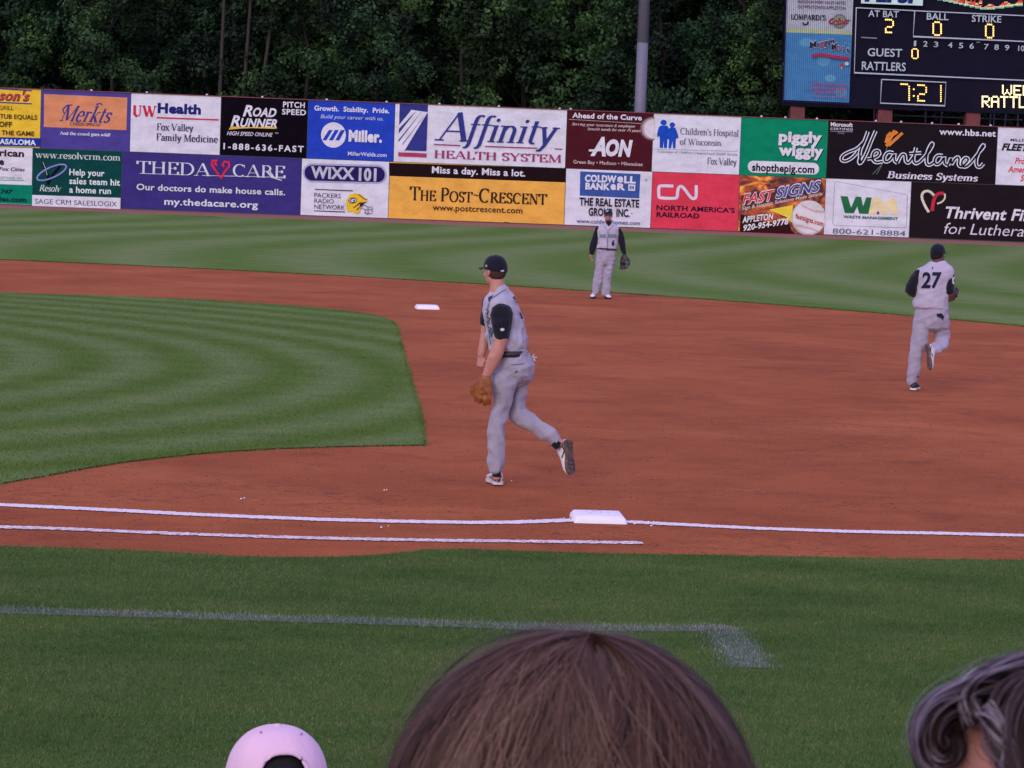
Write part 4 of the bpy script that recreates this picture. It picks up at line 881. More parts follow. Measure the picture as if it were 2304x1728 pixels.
def trunk_mesh(seed, B, h=11.5):
    r_ = random.Random(seed); V = []; F = []; lean = Vector((r_.uniform(-.05, .05), r_.uniform(-.05, .05), 1))
    pts = [lean*(h*k/8) + Vector((r_.uniform(-.1, .1), r_.uniform(-.1, .1), 0))*k*.4 for k in range(9)]
    tube_path(V, F, pts, [.17*(1-.1*k) for k in range(9)])
    for x, y, z, s in B[::4]:
        k = max(1, min(7, int(max(.8, z-2.2)/h*8))); e = Vector((x, y, z)); m_ = pts[k].lerp(e, .5) + Vector((0, 0, -.3)); tube_path(V, F, [pts[k], m_, e], [.06, .035, .015], 5)
    me = bpy.data.meshes.new('trunk'); me.from_pydata([tuple(v) for v in V], [], F); me.update(); me.materials.append(BARK); return me
CRN = [];
for k in range(6):
    cm, Bk = crown_mesh(100+k); CRN.append((cm, trunk_mesh(200+k, Bk)))
front = [  # photo x of the tree, set back from the wall, scale, label
 (-40, 9, 1.0, 'rounded leafy tree behind the yellow banner at the far left'), (215, 11, 1.0, 'tree behind the purple banner, in a dark gap of the wood'), (255, 7, .82, 'lighter green tree with a pointed top behind the white banner with the red rule'),
 (520, 11, 1.05, 'tree with pale upright stems behind the black banner with the telephone number'), (700, 9, .95, 'tree with drooping boughs behind the bright blue banner'), (860, 7.5, .86, 'broad bushy tree behind the blue striped emblem'),
 (1030, 8, .95, 'leafy tree behind the tall slanted serif lettering'), (1190, 10, 1.05, 'tall tree left of the grey light pole, behind the large white banner'), (1330, 8, .9, 'tree just left of the grey light pole'),
 (1500, 8, .95, 'tree just right of the grey light pole'), (1640, 10, 1.0, 'tree behind the blue silhouette banner, next to the scoreboard'), (1755, 8.5, .8, 'leafy tree partly hidden by the left end of the scoreboard'),
 (1900, 12, .9, 'low crown seen under the scoreboard, left of its middle post'), (2090, 12, .9, 'low crown seen under the scoreboard behind the thin pipes'), (2300, 12, .9, 'crown at the right edge behind the scoreboard')]
def plant(pxp, back, sc, label, k, group=None):
    Pn = Plane(back); X, _ = Pn.uv(pxp, 200); c = Pn.at(X, 0)
    r = empty('deciduous_tree', (c.x, c.y, -.03), rnd.uniform(0, 6.28)); r.scale = (sc, sc, sc*rnd.uniform(.95, 1.08)); tag(r, label, 'tree', group or 'trees of the wood behind the outfield wall')
    for nm, me in (('crown', CRN[k % 6][0]), ('trunk', CRN[k % 6][1])): link(bpy.data.objects.new(nm, me), r)
for k, (pxp, back, sc, lb) in enumerate(front): plant(pxp, back, sc, lb, k)
for k in range(13): plant(-160 + k*205 + rnd.uniform(-40, 40), 16+rnd.uniform(-1, 2.5), 1.12, 'dark tree deeper in the wood, seen between the nearer crowns', k+3, 'dark trees deeper in the wood')
for k in range(11): plant(-200 + k*250 + rnd.uniform(-40, 40), 23+rnd.uniform(-1, 2), 1.25, 'dark tree at the back of the wood, seen through the gaps', k+1, 'trees at the back of the wood')
STEM = plain('pale_bark', (0.045, 0.038, 0.034), .9, .3, 12)
for o in [q for q in COL.objects if 'pale upright stems' in (q.get('label') or '')]:
    for dx, ln in ((-.5, .02), (.35, .05), (.75, .12)):
        Vs = []; Fs = []; tube_path(Vs, Fs, [Vector((dx+ln*z, -2.6+.05*math.sin(z), z)) for z in np.linspace(1, 12, 12)], list(np.linspace(.10, .05, 12)), 8)
        m_ = mesh_obj('stem', Vs, Fs, STEM, o, True); m_.matrix_parent_inverse = Matrix.Rotation(-o.rotation_euler.z, 4, 'Z')
# pale stems visible in the crown behind the black banner
# far wood that closes the view
g_ = np.random.default_rng(5); n = 60000; x = g_.uniform(-45, 62, n); z = g_.uniform(0, 17, n); y = 92 + 31 + g_.normal(0, 1.2, n) - .13*x + 1.2*np.sin(x*.9)+ .8*np.sin(z*1.3+x*.4)
p = np.stack([x, y, z], 1); nn = g_.normal(size=(n, 3)); nn[:, 1] -= 1; nn /= np.linalg.norm(nn, axis=1)[:, None]; u = np.cross(nn, g_.normal(size=(n, 3))); u /= np.linalg.norm(u, axis=1)[:, None]; v = np.cross(nn, u); s = g_.uniform(.3, .55, n)[:, None]
tag(np_mesh('far_wood', np.stack([p-u*s, p+v*s*.7, p+u*s, p-v*s*.7], 1).reshape(-1, 3), np.arange(4*n).reshape(n, 4), LEAF), 'dark mass of foliage closing the back of the wood', 'wood', kind='stuff')

V = [(x, 92+34-.13*x+(8 if k else 0), 19.0 if k else -.1) for x in (-120, -45, 10, 62, 140) for k in (0, 1)]
tag(mesh_obj('wood_backing', V, [(2*i, 2*i+2, 2*i+3, 2*i+1) for i in range(4)], plain('backing_green', (0.012, 0.022, 0.009), .95, .5, 1.5)), kind='structure')  # sloping dark sheet added behind the trees to block sky through the gaps
# ================================================================== PEOPLE
def remesh(bm_list, voxel, smooth=4, fold=0.0, fold_scale=(9, 9, 5), fold_seed=0, fold_rot=0.0):
    """join closed pieces, fuse them into ONE continuous skin, smooth it and press cloth folds into it"""
    me = bpy.data.meshes.new('tmp'); V = []; F = []
    for v, f in bm_list:
        b0 = len(V); V += v; F += [tuple(i+b0 for i in q) for q in f]
    me.from_pydata([tuple(v) for v in V], [], F); me.update()
    bm = bmesh.new(); bm.from_mesh(me); bmesh.ops.recalc_face_normals(bm, faces=bm.faces); bm.to_mesh(me); bm.free()
    o = bpy.data.objects.new('tmp', me); COL.objects.link(o)
    m = o.modifiers.new('r', 'REMESH'); m.mode = 'VOXEL'; m.voxel_size = voxel; m.adaptivity = 0
    s = o.modifiers.new('s', 'SMOOTH'); s.iterations = smooth; s.factor = .5
    dg = bpy.context.evaluated_depsgraph_get(); out = bpy.data.meshes.new_from_object(o.evaluated_get(dg))
    bpy.data.objects.remove(o); bpy.data.meshes.remove(me)
    if fold:
        n = len(out.vertices); co = np.empty(n*3, np.float32); no = np.empty(n*3, np.float32)
        out.vertices.foreach_get('co', co); out.vertices.foreach_get('normal', no); co = co.reshape(-1, 3); no = no.reshape(-1, 3)
        c_, s_ = math.cos(fold_rot), math.sin(fold_rot); sx, sy, sz = fold_scale
        for i in range(n):
            x, y, z = co[i]; xr, zr = x*c_+z*s_, -x*s_+z*c_
            a = noise.noise(Vector((xr*sx+fold_seed, y*sy, zr*sz))); b = noise.noise(Vector((xr*sx*.4-fold_seed, y*sy*.4+7, zr*sz*2.6)))
            co[i] += no[i]*float((abs(a)*-1.6+.35 + (abs(b)*-1.2+.3)*.8)*fold)
        out.vertices.foreach_set('co', co.ravel()); out.update()
    out.polygons.foreach_set('use_smooth', [True]*len(out.polygons))
    return out
def rings(secs, n=16, cap=True):
    """closed loft through (centre, half-vector a, half-vector b) sections"""
    V = []; F = []
    for c, a, b in secs: V += [c + a*math.cos(2*math.pi*k/n) + b*math.sin(2*math.pi*k/n) for k in range(n)]
    for i in range(len(secs)-1):
        for k in range(n): F.append((i*n+k, i*n+(k+1) % n, (i+1)*n+(k+1) % n, (i+1)*n+k))
    if cap:
        for end, r0 in ((0, 0), (1, (len(secs)-1)*n)):
            c = secs[-1 if end else 0][0]; j = secs[-2 if end else 1][0]; r_ = min(secs[-1 if end else 0][1].length, secs[-1 if end else 0][2].length)
            tip = c + (c-j).normalized()*r_*.55; V.append(tip); t = len(V)-1
            for k in range(n): F.append((r0+k, r0+(k+1) % n, t) if end else (r0+(k+1) % n, r0+k, t))
    return V, F
def ball(c, f, l, fl, ll, vl, n=16, m=10, up=Vector((0, 0, 1))):
    """ellipsoid: half lengths along f (forward), l (lateral) and up"""
    V = []; F = []
    for i in range(m+1):
        th = math.pi*i/m
        for k in range(n):
            ph = 2*math.pi*k/n; V.append(c + f*fl*math.sin(th)*math.cos(ph) + l*ll*math.sin(th)*math.sin(ph) + up*vl*math.cos(th))
    for i in range(m):
        for k in range(n): F.append((i*n+k, i*n+(k+1) % n, (i+1)*n+(k+1) % n, (i+1)*n+k))
    return V, F
def capsule(a, b, ra, rb, n=10, mid=None):
    pts = [a, b] if mid is None else [a, mid, b]; V = []; secs = []
    for i, p in enumerate(pts):
        t = (pts[min(i+1, len(pts)-1)]-pts[max(0, i-1)]).normalized(); u = t.orthogonal().normalized(); w_ = t.cross(u); r_ = ra + (rb-ra)*i/(len(pts)-1)
        secs.append((p, u*r_, w_*r_))
    return rings(secs, n)
class Fig:
    """a figure: its base stands on the ground at a photo pixel; P() gives the point at a pixel, d metres behind (+) or before (-) the base"""
    def __init__(s, px, py, label, group=None, name='person', z=0.0, base=None):
        s.base = base if base is not None else G(px, py, z); v = s.base-CAMPOS; s.dv = Vector((v.x, v.y, 0)).normalized(); s.rt = Vector((s.dv.y, -s.dv.x, 0))
        s.label = label; s.D = v.dot(s.dv); s.m = s.D/FPX
    def P(s, px, py, d=0.0):
        r = ray(px, py); return CAMPOS + r*((s.D+d)/r.dot(s.dv))
    def sil(s, L, n=16):
        out = []
        for x0, y0, x1, y1, d, rd in L:
            a, b = s.P(x0, y0, d), s.P(x1, y1, d); out.append(((a+b)/2, (b-a)/2, s.dv*rd))
        return rings(out, n)
    def dir(s, x, d, z=0): return (s.rt*x + s.dv*d + Vector((0, 0, z))).normalized()
def place(name, me, mat, parent, label=None):
    me.materials.clear(); me.materials.append(mat); o = bpy.data.objects.new(name, me); link(o, parent)
    if label: o['label'] = label
    return o
def raw(name, pieces, mat, parent, smooth=True):
    V = []; F = []
    for v, f in pieces:
        b0 = len(V); V += v; F += [tuple(i+b0 for i in q) for q in f]
    o = mesh_obj(name, V, F, mat, parent, smooth); bm = bmesh.new(); bm.from_mesh(o.data); bmesh.ops.recalc_face_normals(bm, faces=bm.faces); bm.to_mesh(o.data); bm.free(); return o
def bvh(*obs):
    V = []; F = []
    for o in obs:
        b0 = len(V); V += [v.co.copy() for v in o.data.vertices]; F += [tuple(i+b0 for i in p.vertices) for p in o.data.polygons]
    return BVHTree.FromPolygons(V, F)
def decal(name, pts2, faces, tree, mat, parent, off=.005, sub=True):
    """flat print laid onto cloth: pixel outlines dropped onto the surface below"""
    me = bpy.data.meshes.new(name); me.from_pydata([(x, y, 0) for x, y in pts2], [], faces); bm = bmesh.new(); bm.from_mesh(me)
    bmesh.ops.triangulate(bm, faces=bm.faces)
    if sub:
        for _ in range(4):
            es = [e for e in bm.edges if e.calc_length() > 5]
            if not es: break
            bmesh.ops.subdivide_edges(bm, edges=es, cuts=1); bmesh.ops.triangulate(bm, faces=bm.faces)
    bm.verts.ensure_lookup_table(); dead = []
    for v in bm.verts:
        r = ray(v.co.x, v.co.y).normalized(); h = tree.ray_cast(CAMPOS + r*.5, r)
        if h[0] is None: dead.append(v)
        else: v.co = h[0] + (h[1] if h[1].dot(r) < 0 else -h[1])*off*.5 - r*off
    bmesh.ops.delete(bm, geom=dead, context='VERTS'); bm.to_mesh(me); bm.free(); me.materials.append(mat)
    return link(bpy.data.objects.new(name, me), parent)
def dpoly(name, pts, tree, mat, parent, off=.005):
    tris = geometry.tessellate_polygon([[Vector((x, y, 0)) for x, y in pts]]); return decal(name, pts, [tuple(t) for t in tris], tree, mat, parent, off)
def dstroke(name, L, w, tree, mat, parent, off=.005):
    V2 = []; F = []; add_stroke(V2, F, [Vector(p) for p in L], [w]*len(L)); return decal(name, [(a, b) for a, b, c in V2], F, tree, mat, parent, off)
def dtext(name, body, x0, y0, x1, cap, bold, tree, mat, parent, shear=0.0, off=.006):
    V, F = sans_text(body, bold, shear); xs = [v[0] for v in V]; a, b = min(xs), max(xs); k = (x1-x0)/(b-a)
    return decal(name, [(x0+(x-a)*k, y0 - y*cap/CAPH[0]) for x, y in V], F, tree, mat, parent, off)

def skin_mat(col, name='skin'):
    m, t, b = nodes(name, .55, .35); n = noise_tex(t, pos(t), 25, 4); r = ramp(t, n.outputs[0], [(.3, tuple(c*.86 for c in col)), (.7, tuple(c*1.12 for c in col))])
    t.links.new(r.outputs[0], b.inputs['Base Color']); b.inputs['Subsurface Weight'].default_value = .08; b.inputs['Subsurface Radius'].default_value = (.01, .004, .002); return m
def cloth(name, col, b_=.004, sc=30):
    m, t, b = nodes(name, .92, .12); p = pos(t); n = noise_tex(t, p, 7, 4); r = ramp(t, n.outputs[0], [(.3, tuple(c*.90 for c in col)), (.7, tuple(min(.85, c*1.06) for c in col))])
    t.links.new(r.outputs[0], b.inputs['Base Color']); w_ = noise_tex(t, mapping(t, p, (1, 1, .5)), sc, 5, .6, .8); bump(t, b, w_.outputs[0], b_, .6)
    b.inputs['Sheen Weight'].default_value = .15; return m
SKIN = skin_mat((0.50, 0.235, 0.165)); SKIN_D = skin_mat((0.11, 0.045, 0.032), 'skin_dark'); SKIN_M = skin_mat((0.42, 0.20, 0.15))
GREY = cloth('grey_knit', (0.43, 0.415, 0.455), .012); GREYP = cloth('grey_twill', (0.35, 0.335, 0.375), .014); PALE = cloth('pale_knit', (0.46, 0.435, 0.495), .010)
PALEP = cloth('pale_twill', (0.36, 0.34, 0.395), .012); BLACK = cloth('black_cloth', (0.012, 0.012, 0.018), .003); CAPB = cloth('cap_cloth', (0.010, 0.011, 0.020), .002, 60)
NAVY = cloth('navy_twill', (0.012, 0.016, 0.045), .001); TEAL = cloth('teal_twill', (0.14, 0.24, 0.25), .001); LOGO = cloth('pale_print', (0.55, 0.58, 0.60), .001)
SHOEW = plain('shoe_leather', (0.62, 0.58, 0.54), .5, .12, 30); SHOEK = plain('shoe_dark', (0.02, 0.02, 0.03), .5, .2, 30); SOLE = plain('muddy_sole', (0.13, 0.085, 0.065), .9, .5, 40, .004)
TAN = plain('tan_leather', (0.25, 0.080, 0.016), .6, .35, 22, .006, .4); BLKL = plain('black_leather', (0.02, 0.022, 0.024), .5, .3, 30, .004, .5); LACE = plain('pale_lace', (0.55, 0.50, 0.36), .6)
HAIRB = plain('short_brown_hair', (0.060, 0.030, 0.020), .8, .4, 90, .004); HAIRK = plain('short_dark_hair', (0.010, 0.008, 0.008), .8, .4, 90, .004); LIP = plain('lip', (0.30, 0.09, 0.08), .5); EYE = plain('eye_dark', (0.02, 0.015, 0.015), .3)

def head_pieces(c, f, s=1.0):
    l = Vector((-f.y, f.x, 0)); Z = Vector((0, 0, 1)); q = []
    q.append(ball(c+Z*.022*s, f, l, .096*s, .077*s, .098*s)); q.append(ball(c-Z*.045*s+f*.022*s, f, l, .072*s, .058*s, .072*s)); q.append(ball(c-Z*.092*s+f*.058*s, f, l, .026*s, .030*s, .020*s))
    q.append(capsule(c+f*.088*s+Z*.012*s, c+f*.112*s-Z*.022*s, .010*s, .016*s)); q.append(ball(c+f*.074*s+Z*.022*s, f, l, .022*s, .052*s, .012*s))
    for sg in (-1, 1):
        q.append(ball(c+l*sg*.078*s-Z*.004*s-f*.004*s, (f*.9-l*sg*.4).normalized(), l, .019*s, .010*s, .031*s)); q.append(ball(c+l*sg*.040*s+f*.06*s-Z*.028*s, f, l, .024*s, .022*s, .024*s))
    q.append(ball(c+f*.082*s-Z*.060*s, f, l, .014*s, .024*s, .007*s))
    return q, l
def cap_parts(c, f, s, mat, parent, brim=.068, tilt=0.0, helmet=False, label=None):
    l = Vector((-f.y, f.x, 0)); Z = Vector((0, 0, 1)); V = []; F = []; n, m = 24, 9
    z0 = c + Z*.040*s; k_ = 1.06 if helmet else 1.0
    for i in range(m+1):
        th = math.pi/2*1.10*i/m
        for k in range(n):
            ph = 2*math.pi*k/n; dp = f*math.cos(ph)*.106*s*k_ + l*math.sin(ph)*.088*s*k_
            hh = .094*s*k_*math.cos(th) - (0.012*s*(1-math.cos(ph))*(i/m)**2 if not helmet else .03*s*(i/m)**3*(1-math.cos(ph)))
            sq = math.sin(min(th, math.pi/2))**.78
            V.append(z0 + dp*sq - f*.004*s + Z*hh)
    for i in range(m):
        for k in range(n): F.append((i*n+k, i*n+(k+1) % n, (i+1)*n+(k+1) % n, (i+1)*n+k))
    o = raw('cap', [(V, F)], mat, parent); md = o.modifiers.new('t', 'SOLIDIFY'); md.thickness = .003
    if label: o['label'] = label
    V = []; F = []; nb = 9
    for j in range(4):
        for k in range(nb):
            ph = math.radians(-58+116*k/(nb-1)); r0 = j/3; e = math.cos(ph)
            p = z0 + f*math.cos(ph)*.098*s*k_ + l*math.sin(ph)*.088*s*k_ + f*(brim*s*r0*(e**.6)) - Z*(.004*s + .010*s*r0 + .020*s*math.sin(abs(ph))**2*(.4+.6*r0))
            V.append(p)
    for j in range(3):
        for k in range(nb-1): F.append((j*nb+k, j*nb+k+1, (j+1)*nb+k+1, (j+1)*nb+k))
    br = raw('brim', [(V, F)], mat, o); md = br.modifiers.new('t', 'SOLIDIFY'); md.thickness = .005
    raw('button', [ball(z0+Z*.094*s*k_-f*.004*s, f, l, .008*s, .008*s, .005*s, 8, 5)], mat, o)
    return o
def shoe(heel, toe, up, parent, upper, sole_mat, w=.050, stripe=None, h=.085):
    """heel and toe are ground points of the sole; up points from sole to ankle"""
    t = (toe-heel); L = t.length; t.normalize(); up = (up - t*up.dot(t)).normalized(); sd = t.cross(up).normalized()
    prof = [(0.0, .55, .62), (.06, .74, .80), (.18, .80, 1.0), (.32, .78, .98), (.45, .80, .80), (.58, .92, .64), (.74, 1.0, .52), (.88, .92, .44), (.97, .62, .32), (1.0, .40, .22)]
    secs = [(heel + t*L*a + up*(.016 + h*hh*.5), sd*w*ww, up*h*hh*.5) for a, ww, hh in prof]
    o = place('shoe', remesh([rings(secs, 16)], .006, 2), upper, parent)
    V = []; F = []; ol = [(0, .50), (.04, .72), (.15, .80), (.35, .70), (.5, .74), (.68, .98), (.82, .98), (.94, .72), (1.0, .25)]
    loop = [(a, ww) for a, ww in ol] + [(a, -ww) for a, ww in reversed(ol)]
    V = [heel + t*(L*(a*1.02-.01)) + sd*w*1.06*ww + up*zz for zz in (0, .026) for a, ww in loop]; n = len(loop)
    F = [tuple(range(n)), tuple(range(2*n-1, n-1, -1))] + [(k, (k+1) % n, n+(k+1) % n, n+k) for k in range(n)]
    raw('sole', [(V, F)], sole_mat, o, False)
    V = []; F = []
    for a in (.08, .22, .60, .72, .84):
        for sg in (-.5, .5):
            p = heel + t*L*a + sd*w*sg; v, q = capsule(p + up*.004, p - up*.010, .007, .004, 6); b0 = len(V); V += v; F += [tuple(i+b0 for i in z) for z in q]
    cl = mesh_obj('cleats', V, F, SHOEK, o); cl['kind'] = 'stuff'
    tr = bvh(o)
    if stripe:
        for sg in (-1, 1):
            Vs = []; q = []; 
            pts = [(.10, .80), (.16, .48), (.30, .30), (.44, .52), (.52, .62)]
            for a, zz in pts:
                for dz in (-.006, .006):
                    base_ = heel + t*L*a + up*(.016+h*zz*.55+dz) + sd*sg*w*2; h_ = tr.ray_cast(base_, -sd*sg); q.append((h_[0] if h_[0] else base_ - sd*sg*w*1.2) + sd*sg*.002)
            mesh_obj('side_stripe', q, [(2*k, 2*k+1, 2*k+3, 2*k+2) for k in range(len(pts)-1)], stripe, o)
    return o
def hand(wrist, direction, palm_n, s, pieces, curl=.6, fist=False):
    """palm, four unequal bent fingers and a thumb leaving the side of the palm"""
    d = direction.normalized(); pn = (palm_n - d*palm_n.dot(d)).normalized(); sd = d.cross(pn).normalized()
    pc = wrist + d*.050*s; pieces.append(rings([(wrist+d*.0*s, sd*.027*s, pn*.019*s), (wrist+d*.03*s, sd*.036*s, pn*.017*s), (wrist+d*.075*s, sd*.041*s, pn*.014*s), (wrist+d*.092*s, sd*.038*s, pn*.012*s)], 12))
    for k, (off, ln) in enumerate(((.030, .070), (.010, .078), (-.010, .073), (-.029, .058))):
        a = wrist + d*.088*s + sd*off*s; cc = curl + (.15*k if not fist else .2); ln *= s
        d1 = (d*math.cos(cc*.8) + pn*math.sin(cc*.8)).normalized(); d2 = (d*math.cos(cc*2.0) + pn*math.sin(cc*2.0)).normalized(); d3 = (d*math.cos(cc*3.0)+pn*math.sin(cc*3.0)).normalized()
        b = a + d1*ln*.45; c = b + d2*ln*.32; e = c + d3*ln*.25
        pieces.append(capsule(a-d*.015*s, b, .0098*s, .0092*s, 8)); pieces.append(capsule(b, c, .0092*s, .0085*s, 8)); pieces.append(capsule(c, e, .0085*s, .0072*s, 8))
    a = wrist + d*.028*s + sd*.030*s; b = a + (d*.6+sd*.6+pn*.4).normalized()*.038*s; c = b + (d*.85+pn*.45-sd*(.4 if fist else .0)).normalized()*.034*s
    pieces.append(capsule(a, b, .014*s, .0115*s, 8)); pieces.append(capsule(b, c, .0115*s, .009*s, 8))
def mitt(c, d, pn, s, parent, mat, lace):
    """fielder's glove: d from wrist to fingertips, pn the palm side"""
    d = d.normalized(); pn = (pn - d*pn.dot(d)).normalized(); sd = d.cross(pn).normalized(); q = []
    q.append(rings([(c-d*.03*s, sd*.050*s, pn*.040*s), (c+d*.03*s, sd*.075*s, pn*.048*s), (c+d*.09*s, sd*.092*s, pn*.045*s), (c+d*.145*s, sd*.090*s, pn*.032*s)], 16))
    for off, ln, sp in ((.058, .12, .25), (.022, .135, .08), (-.016, .13, -.08), (-.05, .11, -.28)):
        a = c + d*.12*s + sd*off*s; m_ = a + (d+sd*sp).normalized()*ln*s*.55 - pn*.012*s; e = a + (d+sd*sp*.6).normalized()*ln*s + pn*.022*s; q.append(capsule(a, e, .023*s, .018*s, 10, m_))
    a = c + d*.03*s - sd*.075*s + pn*.01*s; q.append(capsule(a, c + d*.175*s - sd*.125*s + pn*.035*s, .027*s, .02*s, 10, c + d*.10*s - sd*.125*s + pn*.02*s))
    q.append(rings([(c+d*.10*s-sd*.085*s+pn*.02*s, sd*.03*s, pn*.008*s), (c+d*.20*s-sd*.085*s+pn*.03*s, sd*.035*s, pn*.008*s)], 8))
    o = place('glove', remesh(q, .0085, 2, .004, (30, 30, 30)), mat, parent)
    for k in range(3): 
        a = c + d*(.11+.04*k)*s - sd*.11*s + pn*.036*s; raw('lace', [capsule(a, a + sd*.05*s, .004*s, .004*s, 6)], lace, o)
    return o

# ---------------------------------------------------------------- first baseman (near)
def first_baseman():
    S = Fig(1110, 1092, ''); root = empty('person', S.base)
    tag(root, 'player in grey vest by the near base, looking away with one foot kicked back', 'person', 'baseball players in grey uniforms')
    Pt = S.P; f = S.dir(-.72, .70); hc = Pt(1114, 611, 0.0); sk, l = head_pieces(hc, f)
    sk.append(S.sil([(1101, 628, 1134, 622, 0, .06), (1102, 645, 1136, 637, 0, .062), (1100, 662, 1142, 652, .01, .08)]))          # neck
    sk.append(S.sil([(1096, 672, 1156, 668, .01, .15), (1096, 720, 1168, 716, .01, .15), (1104, 775, 1178, 775, .01, .13), (1112, 815, 1190, 815, .01, .13)]))
    sk.append(S.sil([(1108, 692, 1146, 690, -.15, .055), (1112, 722, 1147, 720, -.185, .058), (1113, 763, 1144, 762, -.20, .052), (1104, 786, 1137, 784, -.20, .050), (1097, 802, 1131, 802, -.20, .048), (1092, 820, 1120, 824, -.19, .042), (1086, 840, 1107, 844, -.18, .033), (1081, 853, 1099, 857, -.18, .028)]))
    hand(Pt(1091, 850, -.18), S.dir(-.12, .05, -1), S.dir(.3, .95, 0), .9, sk, .35)
    sk.append(S.sil([(1084, 685, 1104, 684, .17, .05), (1083, 725, 1099, 732, .20, .042), (1081, 750, 1100, 752, .20, .040), (1078, 770, 1100, 774, .19, .040), (1075, 785, 1096, 788, .18, .035), (1074, 800, 1090, 803, .17, .028)]))
    hand(Pt(1082, 800, .17), S.dir(-.02, -.1, -1), S.dir(.6, .8, 0), .98, sk, .95, True)
    sk.append(S.sil([(1118, 840, 1152, 850, -.05, .06), (1119, 900, 1140, 905, -.06, .05), (1111, 950, 1125, 955, -.06, .035), (1110, 1000, 1125, 1000, -.05, .035), (1107, 1055, 1126, 1056, -.05, .035), (1108, 1078, 1126, 1078, -.05, .035)]))
    sk.append(S.sil([(1164, 835, 1190, 832, .08, .06), (1155, 900, 1173, 896, .08, .05), (1160, 938, 1175, 930, .07, .04), (1196, 965, 1208, 954, .066, .03), (1243, 1000, 1256, 980, .06, .035), (1256, 1008, 1268, 992, .06, .03)]))
    body = place('body', remesh(sk, .0062, 3), SKIN, root)
    # features
    # hair, cap
    Z = Vector((0, 0, 1)); place('hair', remesh([ball(hc - f*.016 + Z*.012, f, l, .088, .0785, .090)], .006, 1, .002, (60, 60, 60)), HAIRB, root)
    cp = cap_parts(hc, f, 1.0, CAPB, root); tb = bvh(cp)
    dpoly('cap_logo', [(1125, 609), (1134, 607), (1133, 614), (1124, 615)], tb, LOGO, cp, .006); dpoly('cap_logo', [(1092, 600), (1095, 595), (1097, 600)], tb, LOGO, cp, .006)
    # trousers
    tq = [S.sil([(1104, 788, 1187, 786, .01, .145), (1103, 806, 1195, 802, .01, .155), (1102, 826, 1203, 822, .01, .165), (1106, 846, 1202, 842, .01, .15), (1120, 862, 1190, 860, .01, .10)]),
          S.sil([(1104, 835, 1165, 842, -.05, .11), (1107, 862, 1162, 870, -.06, .105), (1110, 885, 1156, 890, -.06, .098), (1108, 905, 1150, 910, -.06, .088), (1101, 928, 1143, 931, -.06, .078), (1098, 950, 1137, 955, -.06, .070), (1097, 985, 1138, 990, -.055, .068), (1097, 1020, 1136, 1024, -.05, .064), (1097, 1042, 1134, 1049, -.05, .062), (1101, 1060, 1131, 1060, -.05, .055)]),
          S.sil([(1150, 822, 1203, 826, .08, .10), (1152, 850, 1199, 848, .09, .10), (1150, 880, 1188, 876, .09, .095), (1144, 905, 1181, 900, .085, .088), (1140, 925, 1182, 918, .08, .08), (1146, 945, 1194, 928, .075, .075), (1172, 962, 1208, 938, .07, .068), (1200, 978, 1232, 952, .065, .062), (1228, 994, 1252, 970, .06, .052), (1246, 1007, 1263, 982, .06, .045)])]
    pants = place('trousers', remesh(tq, .0075, 2, .019, (10, 10, 3.4), 3, .55), GREYP, root); tp = bvh(pants)
    SEAM = plain('seam', (0.10, 0.10, 0.14), .9)
    dstroke('pocket_seam', [(1150, 821), (1165, 820), (1179, 818)], 1.6, tp, SEAM, pants, .003); dpoly('maker_mark', [(1157, 836), (1164, 833), (1166, 836), (1159, 839)], tp, plain('mark_grey', (.12, .12, .14)), pants, .003)
    # belt ring and loop
    bl = []
    V = []; F = []; n = 40
    for j, yy in enumerate((788, 801)):
        a, b = Pt(1103, yy+1, .01), Pt(1189, yy-1, .01); c = (a+b)/2; A = (b-a)/2*1.03; B = S.dv*.158
        V += [c + A*math.cos(2*math.pi*k/n) + B*math.sin(2*math.pi*k/n) for k in range(n)]
    F = [(k, (k+1) % n, n+(k+1) % n, n+k) for k in range(n)]; belt = raw('belt', [(V, F)], BLKL, root); belt.modifiers.new('t', 'SOLIDIFY').thickness = .004
    tb = bvh(belt); dpoly('belt_loop', [(1173, 785), (1191, 783), (1191, 805), (1177, 806)], tb, GREYP, belt, .012)
    # jersey
    jq = [S.sil([(1104, 655, 1135, 640, 0, .062), (1099, 661, 1142, 648, .0, .09), (1092, 670, 1152, 661, .01, .155), (1089, 682, 1161, 676, .01, .195), (1087, 700, 1169, 694, .01, .200), (1087, 720, 1177, 716, .01, .190), (1090, 742, 1182, 738, .01, .180), (1094, 762, 1187, 760, .01, .178), (1098, 778, 1189, 776, .01, .172), (1101, 788, 1185, 786, .01, .160), (1106, 794, 1179, 791, .01, .14)])]
    jer = place('jersey', remesh(jq, .0075, 2, .022, (9, 9, 4), 8, -.6), GREY, root); tj = bvh(jer)
    dstroke('collar_band', [(1105, 672), (1118, 664), (1130, 655), (1138, 652)], 1.6, tj, SEAM, jer, .004); dstroke('front_piping', [(1106, 668), (1098, 690), (1097, 730), (1104, 775)], 1.4, tj, SEAM, jer, .004)
    dpoly('collar_opening', [(1099, 669), (1110, 664), (1106, 672), (1099, 679)], tj, BLACK, jer, .006)
    for L in ([(1155, 668), (1162, 676), (1163, 683)], [(1170, 702), (1174, 712), (1174, 717)]): dstroke('back_lettering', L, 5, tj, NAVY, jer, .006)
    for L in ([(1093, 694), (1098, 700), (1094, 706)], [(1094, 712), (1101, 716), (1096, 724), (1102, 728)], [(1097, 734), (1104, 738), (1099, 746)], [(1100, 752), (1103, 745), (1104, 758), (1108, 742)]): dstroke('chest_lettering', L, 3.4, tj, TEAL, jer, .006); dstroke('chest_lettering', [(x+2, y+1) for x, y in L], 1.2, tj, NAVY, jer, .008)
